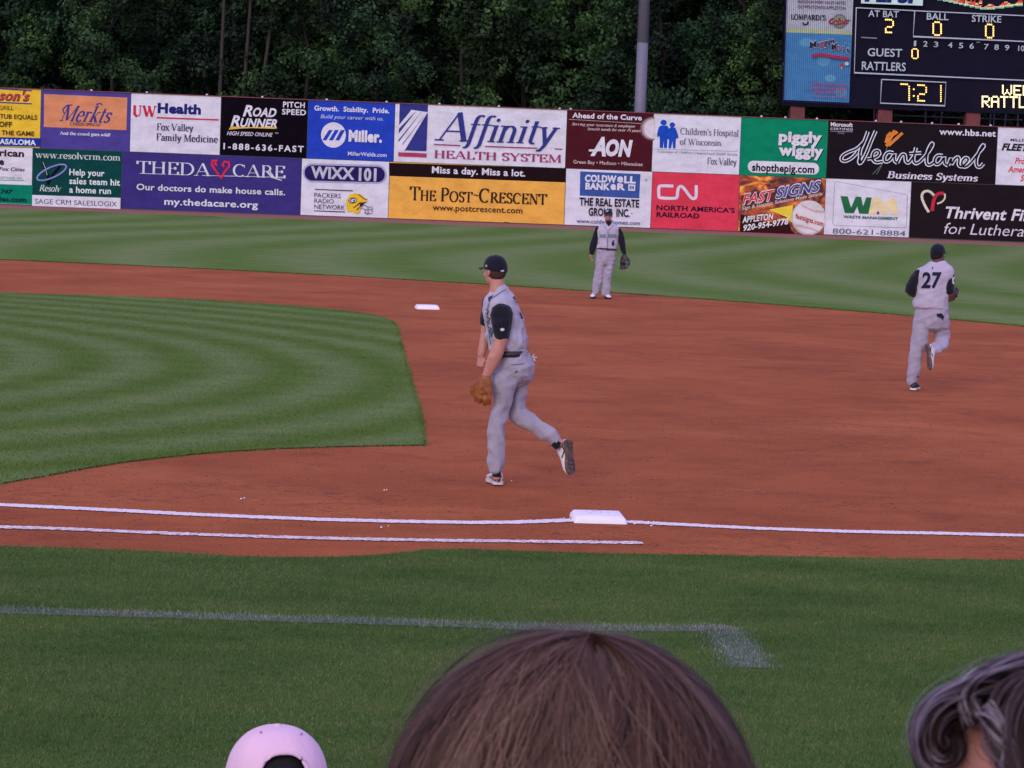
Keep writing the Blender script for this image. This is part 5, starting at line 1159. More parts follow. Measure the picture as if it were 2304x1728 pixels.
    # sleeves
    sl_ = place('sleeve', remesh([S.sil([(1114, 684, 1138, 682, -.13, .06), (1107, 692, 1148, 690, -.15, .085), (1103, 708, 1154, 704, -.165, .095), (1105, 726, 1153, 720, -.18, .090), (1109, 745, 1149, 740, -.195, .080), (1113, 758, 1146, 757, -.20, .072), (1115, 762, 1145, 761, -.20, .066)])], .0065, 2, .008, (12, 12, 6), 4), BLACK, root)
    dpoly('sleeve_mark', [(1125, 741), (1130, 738), (1135, 740), (1134, 744), (1128, 745)], bvh(sl_), LOGO, sl_, .006)
    place('sleeve', remesh([S.sil([(1086, 672, 1106, 670, .14, .06), (1083, 695, 1106, 692, .17, .07), (1080, 718, 1104, 722, .20, .065), (1079, 727, 1103, 735, .20, .06)])], .0065, 2, .006, (12, 12, 6), 9), BLACK, root)
    # socks, shoes
    raw('sock', [S.sil([(1106, 1050, 1128, 1050, -.05, .042), (1108, 1072, 1127, 1072, -.05, .040)])], BLACK, root); raw('sock', [S.sil([(1240, 1003, 1254, 982, .06, .04), (1250, 1012, 1266, 992, .06, .036)])], BLACK, root)
    heel = G(1122, 1094); heel.z = .012; toe = heel + S.dir(-.24, 1)*.285; toe.z = .012; sh = shoe(heel, toe, Z, root, SHOEW, SHOEW, .052, SHOEK, .105)
    ts = bvh(sh); dstroke('heel_stripe', [(1107, 1070), (1112, 1080), (1118, 1086), (1123, 1082), (1128, 1070)], 2.8, ts, SHOEK, sh, .004)
    h2 = Pt(1281, 990, .09); t2 = Pt(1287, 1066, .03); shoe(h2, t2, S.dir(-.80, .60, .0), root, SHOEW, SOLE, .055, SHOEK, .11)
    # glove on the left hand, batting gloves in the back pocket
    mitt(Pt(1092, 853, -.19), S.dir(-.12, .0, -1), S.dir(.30, .95, 0), .82, root, TAN, LACE)
    bg_ = []; 
    for e in ((1202, 797), (1208, 804), (1205, 812), (1199, 803)): bg_.append(capsule(Pt(1195, 806, .03), Pt(*e, .0), .010, .007, 8))
    place('batting_gloves', remesh(bg_, .005, 1), plain('white_leather', (.50, .46, .45), .6), root)
    return root
first_baseman()

# ---------------------------------------------------------------- shortstop, facing the stands
def shortstop():
    S = Fig(1351, 672, ''); root = empty('person', S.base); Z = Vector((0, 0, 1)); Pt = S.P
    tag(root, 'player with long black sleeves and white shoes standing face on at the far grass edge', 'person', 'baseball players in grey uniforms')
    f = S.dir(.05, -1); hc = Pt(1368.5, 486, 0); sk, l = head_pieces(hc, f, .98)
    sk.append(S.sil([(1361, 493, 1376, 493, 0, .06), (1361, 502, 1377, 502, 0, .065), (1356, 508, 1381, 508, 0, .08)]))
    sk.append(S.sil([(1347, 514, 1391, 515, 0, .10), (1348, 540, 1389, 541, 0, .10), (1347, 560, 1386, 562, 0, .10), (1346, 575, 1383, 575, 0, .10)]))
    sk.append(S.sil([(1339, 516, 1350, 514, 0, .05), (1330, 545, 1341, 545, .0, .045), (1327, 570, 1334, 571, -.02, .03), (1326.5, 574, 1332.5, 574, -.02, .025)])); hand(Pt(1329.5, 573, -.02), S.dir(.12, -.1, -1), S.dir(.8, -.3, 0), .95, sk, .5)
    sk.append(S.sil([(1388, 518, 1398, 518, 0, .05), (1394, 545, 1404, 545, .0, .045), (1401, 570, 1408, 570, -.03, .03), (1402, 578, 1408, 578, -.03, .025)])); hand(Pt(1405, 574, -.03), S.dir(-.1, -.1, -1), S.dir(-.5, -.7, 0), .95, sk, .4)
    sk.append(S.sil([(1346, 580, 1362, 580, 0, .07), (1344, 610, 1357, 612, 0, .055), (1338, 640, 1346, 642, .0, .045), (1336, 662, 1341, 662, .0, .03)])); sk.append(S.sil([(1366, 580, 1382, 580, 0, .07), (1362, 610, 1375, 612, 0, .055), (1359, 640, 1368, 642, .0, .045), (1358, 664, 1364, 664, .0, .03)]))
    body = place('body', remesh(sk, .008, 2), SKIN_M, root)
    for sg in (-1, 1): raw('eye', [ball(hc+l*sg*.032+f*.0865+Z*.004, f, l, .006, .012, .005, 8, 5)], EYE, body)
    raw('mouth', [ball(hc+f*.094-Z*.060, f, l, .004, .024, .005, 8, 5)], LIP, body)
    place('hair', remesh([ball(hc - f*.022 + Z*.012, f, l, .084, .080, .088)], .007, 1), HAIRK, root)
    cp = cap_parts(hc, f, .98, cloth('dark_green_cap', (0.008, 0.018, 0.028), .002, 60), root, .055); dpoly('cap_logo', [(1362, 473), (1366, 470), (1370, 473), (1367, 477), (1362, 477)], bvh(cp), cloth('mint_logo', (.35, .50, .42), .001), cp, .01)
    pants = place('trousers', remesh([S.sil([(1344, 556, 1387, 560, 0, .12), (1342, 570, 1386, 572, 0, .125), (1341, 585, 1385, 586, 0, .12), (1345, 596, 1383, 597, 0, .09)]),
        S.sil([(1341, 580, 1364, 584, 0, .10), (1339, 600, 1361, 602, 0, .09), (1336, 620, 1359, 622, 0, .08), (1334, 640, 1352, 643, 0, .065), (1332, 655, 1347, 657, 0, .06), (1332, 661, 1346, 661, 0, .055)]),
        S.sil([(1363, 582, 1385, 584, 0, .10), (1361, 600, 1381, 602, 0, .09), (1358, 620, 1376, 622, 0, .08), (1355, 642, 1374, 645, 0, .065), (1354, 657, 1371, 660, 0, .06), (1354, 663, 1370, 665, 0, .055)])], .010, 2, .024, (9, 9, 4), 2, .3), PALEP, root)
    V = []; n = 32
    for yy in (557.0, 560.5):
        a, b = Pt(1342.5, yy-1, 0), Pt(1388, yy+3, 0); V += [(a+b)/2 + (b-a)/2*math.cos(2*math.pi*k/n) + S.dv*.135*math.sin(2*math.pi*k/n) for k in range(n)]
    belt = raw('belt', [(V, [(k, (k+1) % n, n+(k+1) % n, n+k) for k in range(n)])], BLKL, root); belt.modifiers.new('t', 'SOLIDIFY').thickness = .004
    raw('belt_buckle', [ball(Pt(1366, 560, -.145), f, l, .012, .035, .022, 10, 6)], BLKL, belt)
    jer = place('jersey', remesh([S.sil([(1358, 501, 1380, 501, 0, .07), (1348, 506, 1389, 507, 0, .09), (1341, 513, 1396, 515, 0, .115), (1342, 524, 1393, 526, 0, .125), (1344, 538, 1391, 540, 0, .125), (1343, 550, 1390, 552, 0, .13), (1341, 557, 1389, 561, 0, .128), (1345, 560, 1385, 564, 0, .11)])], .009, 3, .012, (9, 9, 5), 5, .2), PALE, root); tj = bvh(jer)
    dpoly('undershirt_collar', [(1360, 499), (1366, 505), (1369.5, 509), (1374, 504), (1379, 499), (1376, 496), (1362, 496)], bvh(jer, body), BLACK, jer, .012)
    PIP = plain('purple_piping', (.22, .14, .26), .9)
    for L in ([(1357, 503), (1361, 511), (1365.5, 518), (1366, 535), (1366, 556)], [(1381, 503), (1378, 511), (1370, 517), (1367.5, 535), (1367.5, 556)]): dstroke('piping', L, .9, tj, PIP, jer, .006)
    for x0, x1 in ((1350, 1362), (1369, 1388)):
        for k in range(4 if x0 == 1369 else 3):
            x = x0 + k*4.6; dstroke('chest_lettering', [(x, 535), (x+.5, 526+(k % 2)), (x+3.2, 529), (x+1.5, 531), (x+3.6, 535)], 1.7, tj, TEAL, jer, .007)
    dtext('number_six', "6", 1376, 552, 1382.5, 11, .06, tj, NAVY, jer, .15, .008)
    for L in ([(1340, 512, 1351, 509, 0, .06), (1335, 524, 1347, 526, 0, .062), (1329, 542, 1345, 545, 0, .06), (1325, 560, 1341, 562, -.01, .055), (1325, 571, 1336, 573, -.02, .04)], [(1387, 512, 1396, 514, 0, .06), (1391, 526, 1402, 524, 0, .062), (1391, 544, 1407, 542, 0, .06), (1396, 562, 1409, 560, -.01, .055), (1400, 571, 1409, 571, -.03, .04)]):
        place('sleeve', remesh([S.sil(L)], .008, 2, .010, (10, 10, 6), 3), BLACK, root)
    for x, y in ((1337, 672), (1363, 673.5)):
        heel = S.P(x, y-1, .13); heel.z = .012; toe = heel + S.dir(-.15 if x < 1350 else .25, -1)*.28; shoe(heel, toe, Z, root, plain('white_shoe', (.74, .72, .74), .5, .08), SHOEK, .05, None, .10)
    mitt(Pt(1405, 577, -.04), S.dir(.0, -.1, -1), S.dir(-.5, -.85, 0), 1.0, root, BLKL, LACE)
    return root
shortstop()

# ---------------------------------------------------------------- second baseman, running away
def second_baseman():
    S = Fig(2053, 879, ''); root = empty('person', S.base); Z = Vector((0, 0, 1)); Pt = S.P
    tag(root, 'player number 27 seen from behind, jogging away across the dirt at the right', 'person', 'baseball players in grey uniforms')
    f = S.dir(.50, .87); hc = Pt(2110, 573, 0.02); sk, l = head_pieces(hc, f, .96)
    sk.append(S.sil([(2097, 580, 2124, 580, 0, .06), (2095, 592, 2127, 592, 0, .07), (2085, 600, 2135, 600, 0, .08)]))
    sk.append(S.sil([(2066, 612, 2140, 612, 0, .10), (2066, 650, 2130, 650, 0, .10), (2064, 690, 2130, 692, 0, .10), (2064, 715, 2128, 715, 0, .10)]))
    sk.append(S.sil([(2058, 615, 2074, 612, 0, .05), (2042, 640, 2060, 645, -.06, .05), (2042, 652, 2062, 658, -.04, .05), (2060, 655, 2078, 665, .15, .04), (2075, 650, 2085, 660, .22, .035)])); hand(Pt(2083, 655, .24), S.dir(.5, .8, .2), S.dir(0, 0, 1), .95, sk, .8)
    sk.append(S.sil([(2125, 615, 2146, 615, 0, .05), (2128, 640, 2149, 642, -.02, .05), (2128, 662, 2148, 664, -.02, .048), (2130, 682, 2148, 676, .02, .042), (2140, 676, 2152, 668, .14, .036), (2146, 664, 2156, 658, .20, .03)])); hand(Pt(2152, 662, .20), S.dir(.2, .9, .3), S.dir(-.8, 0, .2), .95, sk, .7)
    sk.append(S.sil([(2064, 720, 2090, 722, 0, .08), (2056, 780, 2078, 785, 0, .06), (2050, 830, 2066, 832, 0, .05), (2050, 868, 2060, 868, 0, .035)])); sk.append(S.sil([(2104, 725, 2130, 722, .03, .08), (2114, 750, 2128, 750, .08, .05), (2114, 762, 2124, 764, .06, .03)]))
    body = place('body', remesh(sk, .008, 3), SKIN_D, root)
    place('hair', remesh([ball(hc - f*.020 + Z*.004, f, l, .086, .080, .094)], .007, 1, .002, (60, 60, 60)), HAIRK, root)
    cp = cap_parts(hc, f, 1.0, CAPB, root, .062, helmet=False); dpoly('cap_logo', [(2097, 572), (2103, 570), (2103, 575), (2097, 576)], bvh(cp), plain('dim_logo', (.15, .14, .18)), cp, .008)
    pq = [S.sil([(2062, 690, 2134, 692, 0, .12), (2058, 705, 2135, 706, 0, .13), (2055, 722, 2137, 722, 0, .13), (2060, 738, 2134, 738, 0, .10)]),
          S.sil([(2055, 718, 2096, 722, 0, .11), (2053, 742, 2092, 745, -.0, .10), (2050, 768, 2087, 772, -.0, .09), (2046, 792, 2076, 797, -.01, .078), (2043, 815, 2072, 820, -.01, .072), (2041, 840, 2071, 842, -.0, .068), (2041, 858, 2066, 860, 0, .06), (2043, 866, 2064, 867, 0, .055)]),
          S.sil([(2094, 720, 2137, 718, .03, .10), (2098, 742, 2137, 738, .08, .10), (2105, 758, 2137, 758, .10, .09), (2103, 768, 2136, 768, .04, .085), (2098, 772, 2130, 784, -.06, .075), (2094, 776, 2116, 795, -.14, .06), (2093, 780, 2106, 799, -.18, .05)])]
    pants = place('trousers', remesh(pq, .009, 2, .020, (8, 8, 4), 6, .4), PALEP, root); tp = bvh(pants)
    dpoly('back_pocket_glove', [(2107, 706), (2118, 705), (2124, 712), (2121, 721), (2116, 714), (2108, 712)], tp, NAVY, pants, .012); dpoly('trouser_mark', [(2063, 846), (2067, 846), (2066, 851)], tp, NAVY, pants, .006)
    jer = place('jersey', remesh([S.sil([(2094, 588, 2128, 588, 0, .07), (2080, 596, 2140, 597, 0, .095), (2064, 606, 2147, 608, 0, .12), (2060, 622, 2146, 624, 0, .14), (2061, 645, 2140, 647, 0, .14), (2056, 665, 2136, 668, 0, .145), (2051, 682, 2134, 688, 0, .15), (2054, 690, 2134, 694, 0, .145), (2062, 694, 2130, 697, 0, .12)])], .0085, 3, .014, (8, 8, 4), 11, .3), PALE, root); tj = bvh(jer)
    dtext('number', "27", 2073, 647, 2119, 33, .03, tj, NAVY, jer, .12, .008); dpoly('neck_mark', [(2096, 602), (2100, 601), (2098, 607)], tj, NAVY, jer, .006)
    a_ = place('sleeve', remesh([S.sil([(2060, 608, 2078, 604, 0, .06), (2050, 620, 2070, 622, -.02, .07), (2038, 640, 2064, 645, -.06, .07), (2036, 655, 2062, 660, -.06, .068), (2044, 664, 2062, 668, -.01, .06)])], .008, 2, .008, (12, 12, 6), 3), BLACK, root)
    b_ = place('sleeve', remesh([S.sil([(2122, 606, 2142, 610, 0, .06), (2123, 620, 2148, 620, 0, .07), (2121, 638, 2149, 640, -.02, .075), (2122, 655, 2147, 657, -.02, .07), (2124, 660, 2145, 661, -.02, .065)])], .008, 2, .008, (12, 12, 6), 5), BLACK, root)
    dpoly('sleeve_badge', [(2142, 625), (2147, 622), (2149, 632), (2146, 641), (2142, 636)], bvh(b_), LOGO, b_, .006)
    heel = G(2054, 880); heel.z = .012; shoe(heel, heel + S.dir(.15, 1)*.28, Z, root, SHOEK, SHOEW, .05, None, .10)
    shoe(Pt(2084, 776, -.20), Pt(2091, 831, -.34), S.dir(1, .55, .3), root, plain('greyed_shoe', (.48, .46, .44), .6, .15), SOLE, .05, SHOEK, .09)
    mitt(Pt(2148, 664, .16), S.dir(-.3, .3, .9), S.dir(-1, .2, 0), .80, root, BLKL, LACE)
    return root
second_baseman()

# ---------------------------------------------------------------- bases
def base_bag(name, c, rot, h, label, dirtspots):
    V = []; F = []; n = 18; s = .1905; bm = bmesh.new(); bmesh.ops.create_grid(bm, x_segments=n, y_segments=n, size=s)
    for v in bm.verts:
        x, y = v.co.x/s, v.co.y/s; e = max(abs(x), abs(y)); v.co.z = h*(1-max(0, (e-.90)/.10)**2.2*.45) + .006*(1-x*x)*(1-y*y)
    ed = [e for e in bm.edges if e.is_boundary]; r = bmesh.ops.extrude_edge_only(bm, edges=ed)
    for v in [g_ for g_ in r['geom'] if isinstance(g_, bmesh.types.BMVert)]: v.co.x *= 1.03; v.co.y *= 1.03; v.co.z = .0
    me = bpy.data.meshes.new(name); bm.to_mesh(me); bm.free(); me.materials.append(BAGM); o = link(bpy.data.objects.new(name, me)); o.location = c; o.rotation_euler = (0, 0, rot)
    for p in me.polygons: p.use_smooth = True
    Vs = []; Fs = []
    for k in range(dirtspots):
        x, y, r_ = rnd.uniform(-.12, .16), rnd.uniform(-.06, .17), rnd.uniform(.002, .007); b0 = len(Vs); Vs += [(x+r_*math.cos(a)*1.6, y+r_*math.sin(a), h+.008) for a in np.linspace(0, 5.2, 6)]; Fs.append(tuple(range(b0, b0+6)))
    d = mesh_obj('dirt_flecks', Vs, Fs, plain('clod', (0.19, 0.068, 0.042), .95, .4, 30), o); d['kind'] = 'stuff'
    return tag(o, label, 'base')
BAGM = plain('base_canvas', (0.88, 0.85, 0.78), .6, .05, 5, .001)
base_bag('base', (-.19, .19, 0.0), R(-1), .052, 'white base bag between the chalk lines at the right of centre', 22)
base_bag('base', (0.0, 27.43, 0.0), R(3), .065, 'small far white base bag beside the corner of the infield grass', 4)
# ================================================================== SPECTATORS IN THE ROWS IN FRONT OF THE CAMERA
def rebase(root):                          # parts were built in world space: bring them into their thing's own space
    M = Matrix.Translation(-root.location)
    def walk(o):
        for c in o.children:
            if c.type == 'MESH': c.data.transform(M); c.data.update()
            walk(c)
    walk(root)
CONC = plain('concrete', (0.30, 0.29, 0.28), .9, .15, 4, .004)
V = []; F = []
for k in range(-3, 5):
    v, f = box_data(-14, 12, -18.5+.85*k, -17.65+.85*k, -.03, 1.0-.16*k); b0 = len(V); V += v; F += [tuple(i+b0 for i in q) for q in f]
tag(mesh_obj('grandstand', V, F, CONC), kind='structure')
def bench(y, z, label):
    r = empty('bench', (0, y, z)); tag(r, label, 'bench')
    for k in range(2): v, f = box_data(-6, 5, -.20+.2*k, -.02+.2*k, .42, .46); mesh_obj('plank', v, f, STEEL, r)
    for x in (-5, -2.5, 0, 2.5, 4.5): v, f = box_data(x-.04, x+.04, -.16, .12, 0, .418); mesh_obj('leg', v, f, STEEL, r)
bench(-18.05, 1.0, 'grey metal bench under the two spectators nearest the camera'); bench(-15.15, .36, 'grey metal bench under the spectator in the pink cap')

def hair_mat(name, a, b, c):
    m, t, bs = nodes(name, .62, .25); g_ = N(t, 'ShaderNodeNewGeometry')
    r = ramp(t, g_.outputs['Random Per Island'], [(0, a), (.5, b), (1, c)]); t.links.new(r.outputs[0], bs.inputs['Base Color']); return m
def strand_mesh(name, paths, widths, centre, mat, parent):
    """paths (n,k,3): each strand a thin tapered ribbon lying flat on the head"""
    n, k, _ = paths.shape; t = np.gradient(paths, axis=1); nr = paths - np.array(centre); w = np.cross(t, nr); w /= (np.linalg.norm(w, axis=2)[:, :, None]+1e-9)
    tp = np.clip(np.minimum(np.linspace(.5, 3, k), np.linspace(5, .25, k)), 0, 1)[None, :, None]; ww = w*widths[:, None, None]*tp
    V = np.stack([paths-ww, paths+ww], 2).reshape(-1, 3); i = (np.arange(n)[:, None]*k + np.arange(k-1)[None])*2
    F = np.stack([i, i+1, i+3, i+2], 2).reshape(-1, 4)
    o = np_mesh(name, V, F, mat, parent, True); o['kind'] = 'stuff'; return o
def seated(root, hc, f, drop, shirt, trousers, skin, sc=1.0, bare_neck=True):
    """head, neck, shoulders, torso and bent legs below the head; drop = head centre above the seat"""
    l = Vector((-f.y, f.x, 0)); Z = Vector((0, 0, 1)); f2 = Vector((0, 1, 0)); l2 = Vector((-1, 0, 0)); sk, _ = head_pieces(hc, f, sc); seat = hc.z - drop
    sk.append(rings([(hc-Z*.05*sc-f*.02, l*.052*sc, f*.056*sc), (hc-Z*.15*sc-f*.03, l*.055*sc, f*.058*sc), (hc-Z*.19*sc-f*.03, l*.10*sc, f*.06*sc)], 14))
    c = Vector((hc.x, hc.y-.04, 0)); tz = lambda z: c + Z*z
    tors = rings([(tz(hc.z-.185*sc), l2*.09, f2*.06), (tz(hc.z-.215*sc), l2*.16, f2*.085), (tz(hc.z-.26*sc), l2*.195*sc, f2*.105), (tz(hc.z-.42), l2*.175*sc, f2*.115), (tz(seat+.16), l2*.155*sc, f2*.12), (tz(seat+.02), l2*.17*sc, f2*.12)], 18)
    sh = [tors]; legs = [rings([(tz(seat+.14), l2*.155*sc, f2*.12), (tz(seat+.06), l2*.175*sc, f2*.13)], 14)]; arms = []
    for sg in (-1, 1):
        s0 = tz(hc.z-.25*sc) + l2*sg*.175*sc; e = s0 + l2*sg*.05 - Z*.27 + f2*.02; h = e + f2*.20 - l2*sg*.07 - Z*.03
        sh.append(capsule(s0, e, .058*sc, .046*sc)); sk.append(capsule(s0, e, .045*sc, .038*sc)); sk.append(capsule(e, h, .038*sc, .025*sc)); hand(h, (f2-l2*sg*.3), -Z, sc, sk, .5)
        a = tz(seat+.09) + l2*sg*.09; k_ = a + f2*.42 + Z*.0; ft = k_ + f2*.02 - Z*.44; legs.append(capsule(a, k_, .085*sc, .06*sc)); legs.append(capsule(k_, ft, .06*sc, .045*sc))
        fl = ft.copy(); fl.z = seat-.43; shoe(fl-f2*.04, fl+f2*.2, Z, root, SHOEW, SHOEK, .045, None, .07)
    body = place('body', remesh(sk, .009, 2), skin, root); place('shirt', remesh(sh, .013, 3, .008, (8, 8, 5), 2), shirt, root); place('trousers', remesh(legs, .013, 3, .008, (8, 8, 5), 5), trousers, root)
    return body, l
# --- brown-haired person, centre
def brown_head():
    D = 1.75; r = ray(1300, 1430); top = CAMPOS + r*(D/r.dot(CD)); hc = top - Vector((0, 0, .125)); root = empty('person', (hc.x, hc.y, hc.z-.78))
    tag(root, 'person with a full head of long brown hair, seen from behind at the bottom centre', 'person', 'spectators seated in front')
    f = Vector((.03, 1, 0)).normalized(); seated(root, hc, f, .78, cloth('blue_shirt', (.06, .09, .22)), cloth('denim', (.04, .06, .12)), SKIN, .92)
    A, B, Cz = .115, .130, .121; l = np.array((-f.y, f.x, 0)); fv = np.array(f); c = np.array(hc)
    raw('scalp', [ball(hc, f, Vector(l), B-.006, A-.006, Cz-.006, 40, 24)], plain('under_hair', (0.030, 0.014, 0.010), .8, .3, 60), root)
    g_ = np.random.default_rng(21)
    wax = np.array((0.075, -.10, 1.0)); wax /= np.linalg.norm(wax); u = np.cross(wax, [0, 1, 0]); u /= np.linalg.norm(u); v = np.cross(wax, u)
    def family(n, clumps, rad0, rj, wj, spread, lo=0.0, fly=False):
        k = 26; cid = g_.integers(0, clumps, n); cth = g_.uniform(0, 2*np.pi, clumps); cdr = g_.normal(0, .27, clumps); cr = g_.normal(0, rj, clumps); cw = g_.uniform(.4, 1.4, clumps); cp = g_.uniform(0, 6.28, clumps); cst = g_.uniform(max(lo, 0), .9 if lo >= 0 else .35, clumps)**1.6; csw = g_.uniform(1.0, 3.6, clumps) + (9 if lo < 0 else 0)
        th0 = cth[cid] + g_.normal(0, spread, n); s = np.linspace(0, 1, k)[None]; ph0 = (cst[cid]*1.1 + g_.uniform(0, .12, n))[:, None]
        L = g_.uniform(.75, 1.05, n)[:, None]; ph = ph0 - (.42 if lo < 0 else .10) + s*(2.5*L)
        thf = th0[:, None]*(1-.35*s) + .35*s*cth[cid][:, None]; side = np.where(np.cos(thf) >= 0, 0.0, np.pi); dth = (side - thf + np.pi) % (2*np.pi) - np.pi
        mixw = np.exp(-np.abs(ph)*csw[cid][:, None])*.55
        th = thf + dth*mixw + cdr[cid][:, None]*np.sin(ph*1.5+cp[cid][:, None]) + .05*np.sin(ph*5*cw[cid][:, None]+cp[cid][:, None])
        phc = np.minimum(ph, 1.62); d = wax*np.cos(phc)[..., None] + (u*np.cos(th)[..., None] + v*np.sin(th)[..., None])*np.sin(phc)[..., None]
        rr = 1 + (rad0 + .022*np.sin(th0[:, None]*2+1) + cr[cid][:, None] + g_.normal(0, .006, n)[:, None] + .010*np.sin(ph*3+cp[cid][:, None]))*np.minimum(1, .93+s*3)
        x = (d @ l)*A*rr; y = (d @ fv)*B*rr; z = d[..., 2]*Cz*rr; down = np.maximum(0, ph-1.62)*.115
        P = c + x[..., None]*l + y[..., None]*fv; P = P + np.array((0, 0, 1.))*(z-down)[..., None]
        if fly: P += np.cumsum(g_.normal(0, .0011, P.shape), axis=1)
        # keep the face free
        face = ((P-c) @ fv > .055) & (P[..., 2] < hc.z+.02); keep = ~face.any(axis=1)
        return P[keep], wj*g_.uniform(.6, 1.3, keep.sum())
    tones = [hair_mat('brown_hair_dark', (.012, .005, .003), (.028, .012, .006), (.050, .022, .011)), hair_mat('brown_hair', (.046, .022, .011), (.082, .040, .020), (.118, .060, .031)), hair_mat('brown_hair_light', (.085, .044, .024), (.150, .084, .048), (.230, .135, .084))]
    for nm, n, cl, r0, rj, w_, sp, lo, mt in (('hair', 5200, 150, .0, .010, .00062, .10, .0, 0), ('hair', 6800, 170, .012, .014, .00058, .09, .0, 1), ('hair', 3400, 90, .022, .016, .00052, .055, .0, 2), ('hair', 1500, 60, .030, .012, .00050, .04, .0, 0), ('hair', 3200, 110, .022, .010, .0006, .12, -1, 1)):
        P, W_ = family(n, cl, r0, rj, w_, sp, lo); strand_mesh(nm, P, W_, hc, tones[mt], root)
    P, W_ = family(420, 420, .045, .022, .00026, .4, .0, True); strand_mesh('stray_hair', P, W_, hc, tones[2], root); P, W_ = family(500, 500, .075, .035, .00022, .6, .0, True); strand_mesh('stray_hair', P, W_, hc, tones[1], root)
    rebase(root)
brown_head()
# --- grey-haired person at the right edge, facing left
def grey_head():
    D = 1.6; S = Fig(0, 0, '', base=None) if False else None
    r = ray(2425, 1945); hc = CAMPOS + r*(D/r.dot(CD)); root = empty('person', (hc.x, hc.y, hc.z-.80)); tag(root, 'older person with greying brown hair rolled over the forehead, at the lower right corner', 'person', 'spectators seated in front')
    f = Vector((-.90, .30, 0)).normalized(); SK = skin_mat((0.47, 0.21, 0.17), 'skin_weathered')
    t = SK.node_tree; b = t.nodes['Principled BSDF']; wv = N(t, 'ShaderNodeTexWave', wave_type='BANDS', bands_direction='Z'); wv.inputs['Scale'].default_value = 26; wv.inputs['Distortion'].default_value = 3.0; wv.inputs['Detail'].default_value = 2; wv.inputs['Detail Scale'].default_value = 1.2
    t.links.new(mapping(t, pos(t), (1, 1, 1), (0, R(-14), 0)), wv.inputs[0]); bump(t, b, ramp(t, wv.outputs[0], [(0, (0,)*3), (.18, (1,)*3)]).outputs[0], .0016, .8)
    seated(root, hc, f, .80, cloth('red_shirt', (.25, .04, .05)), cloth('dark_trousers', (.03, .03, .05)), SK, 1.02)
    dv = Vector((CD.x, CD.y, 0)).normalized()
    def P(px, py, d=0.0):
        r_ = ray(px, py); return CAMPOS + r_*((D+d)/r_.dot(CD))
    g_ = np.random.default_rng(4)
    Z = Vector((0, 0, 1)); l = Vector((-f.y, f.x, 0))
    raw('scalp', [ball(hc + Z*.022 - f*.028, f, l, .093, .086, .104, 36, 22)], plain('under_grey_hair', (0.035, 0.020, 0.018), .8, .3, 60), root)
    raw('hair_roll', [capsule(P(2116, 1652, -.03), P(2126, 1648, .06), .0135, .0125, 14), capsule(P(2180, 1590, -.02), P(2190, 1585, .06), .016, .015, 14), capsule(P(2250, 1575, -.02), P(2260, 1570, .06), .020, .020, 14)], plain('under_grey_hair', (0.035, 0.020, 0.018), .8, .3, 60), root)
    def fam(key, n, d0, d1, spread, j, mat, w_=.00042, clumps=26, wob=.0):
        q = [Vector(p) for p in smooth_line(key, 3)]; m = len(q); ks = 26; idx = np.linspace(0, m-1, ks); base_ = np.array([[q[int(i)].x + (q[min(int(i)+1, m-1)].x-q[int(i)].x)*(i-int(i)), q[int(i)].y + (q[min(int(i)+1, m-1)].y-q[int(i)].y)*(i-int(i))] for i in idx])
        tg = np.gradient(base_, axis=0); tg /= np.linalg.norm(tg, axis=1)[:, None]; nn = np.stack([-tg[:, 1], tg[:, 0]], 1)
        cl = g_.normal(0, spread, clumps); cd = g_.uniform(d0, d1, clumps); cw = g_.uniform(0, 6.3, clumps); out = np.zeros((n, ks, 3))
        for i in range(n):
            c = g_.integers(clumps); o_ = cl[c] + g_.normal(0, j); d_ = cd[c] + g_.normal(0, .004); s0 = g_.uniform(0, .30); s1 = g_.uniform(.72, 1.0)
            for a in range(ks):
                ai = (s0 + (s1-s0)*a/(ks-1))*(ks-1); i0 = min(int(ai), ks-2); fr = ai-i0; e = o_*(.75+.5*math.sin(ai*.22+cw[c])) + wob*math.sin(ai*.5+cw[c]); x, y = base_[i0]*(1-fr)+base_[i0+1]*fr + nn[i0]*e; out[i, a] = P(x, y, d_ + .004*math.sin(a*.3+cw[c]))
        return out, w_*g_.uniform(.6, 1.4, n)
    dk = hair_mat('greying_hair_dark', (.018, .008, .007), (.034, .017, .014), (.055, .030, .025)); md = hair_mat('greying_hair_mid', (.036, .019, .017), (.065, .040, .038), (.13, .095, .10)); lt = hair_mat('greying_hair_silver', (.09, .070, .070), (.20, .165, .175), (.38, .335, .36))
    A_ = [(2440, 1466), (2340, 1489), (2280, 1502), (2210, 1526), (2155, 1550), (2105, 1572), (2070, 1615), (2058, 1668), (2072, 1718), (2104, 1745), (2140, 1735)]
    B_ = [(2330, 1510), (2250, 1535), (2185, 1562), (2135, 1580), (2098, 1618), (2088, 1665), (2104, 1706), (2134, 1712), (2152, 1685), (2140, 1655)]
    B2_ = [(2210, 1570), (2165, 1590), (2130, 1605), (2112, 1635), (2108, 1668), (2122, 1690), (2140, 1680), (2138, 1655), (2126, 1645)]
    C_ = [(2215, 1585), (2238, 1608), (2262, 1638), (2283, 1676), (2294, 1715), (2297, 1775)]
    D_ = [(2440, 1488), (2360, 1498), (2295, 1523), (2250, 1562), (2240, 1600), (2262, 1640), (2300, 1690), (2325, 1770)]
    E_ = [(2480, 1500), (2400, 1520), (2340, 1560), (2300, 1620), (2300, 1700), (2320, 1800)]
    F_ = [(2330, 1482), (2260, 1500), (2200, 1520), (2170, 1560), (2180, 1600), (2200, 1625)]
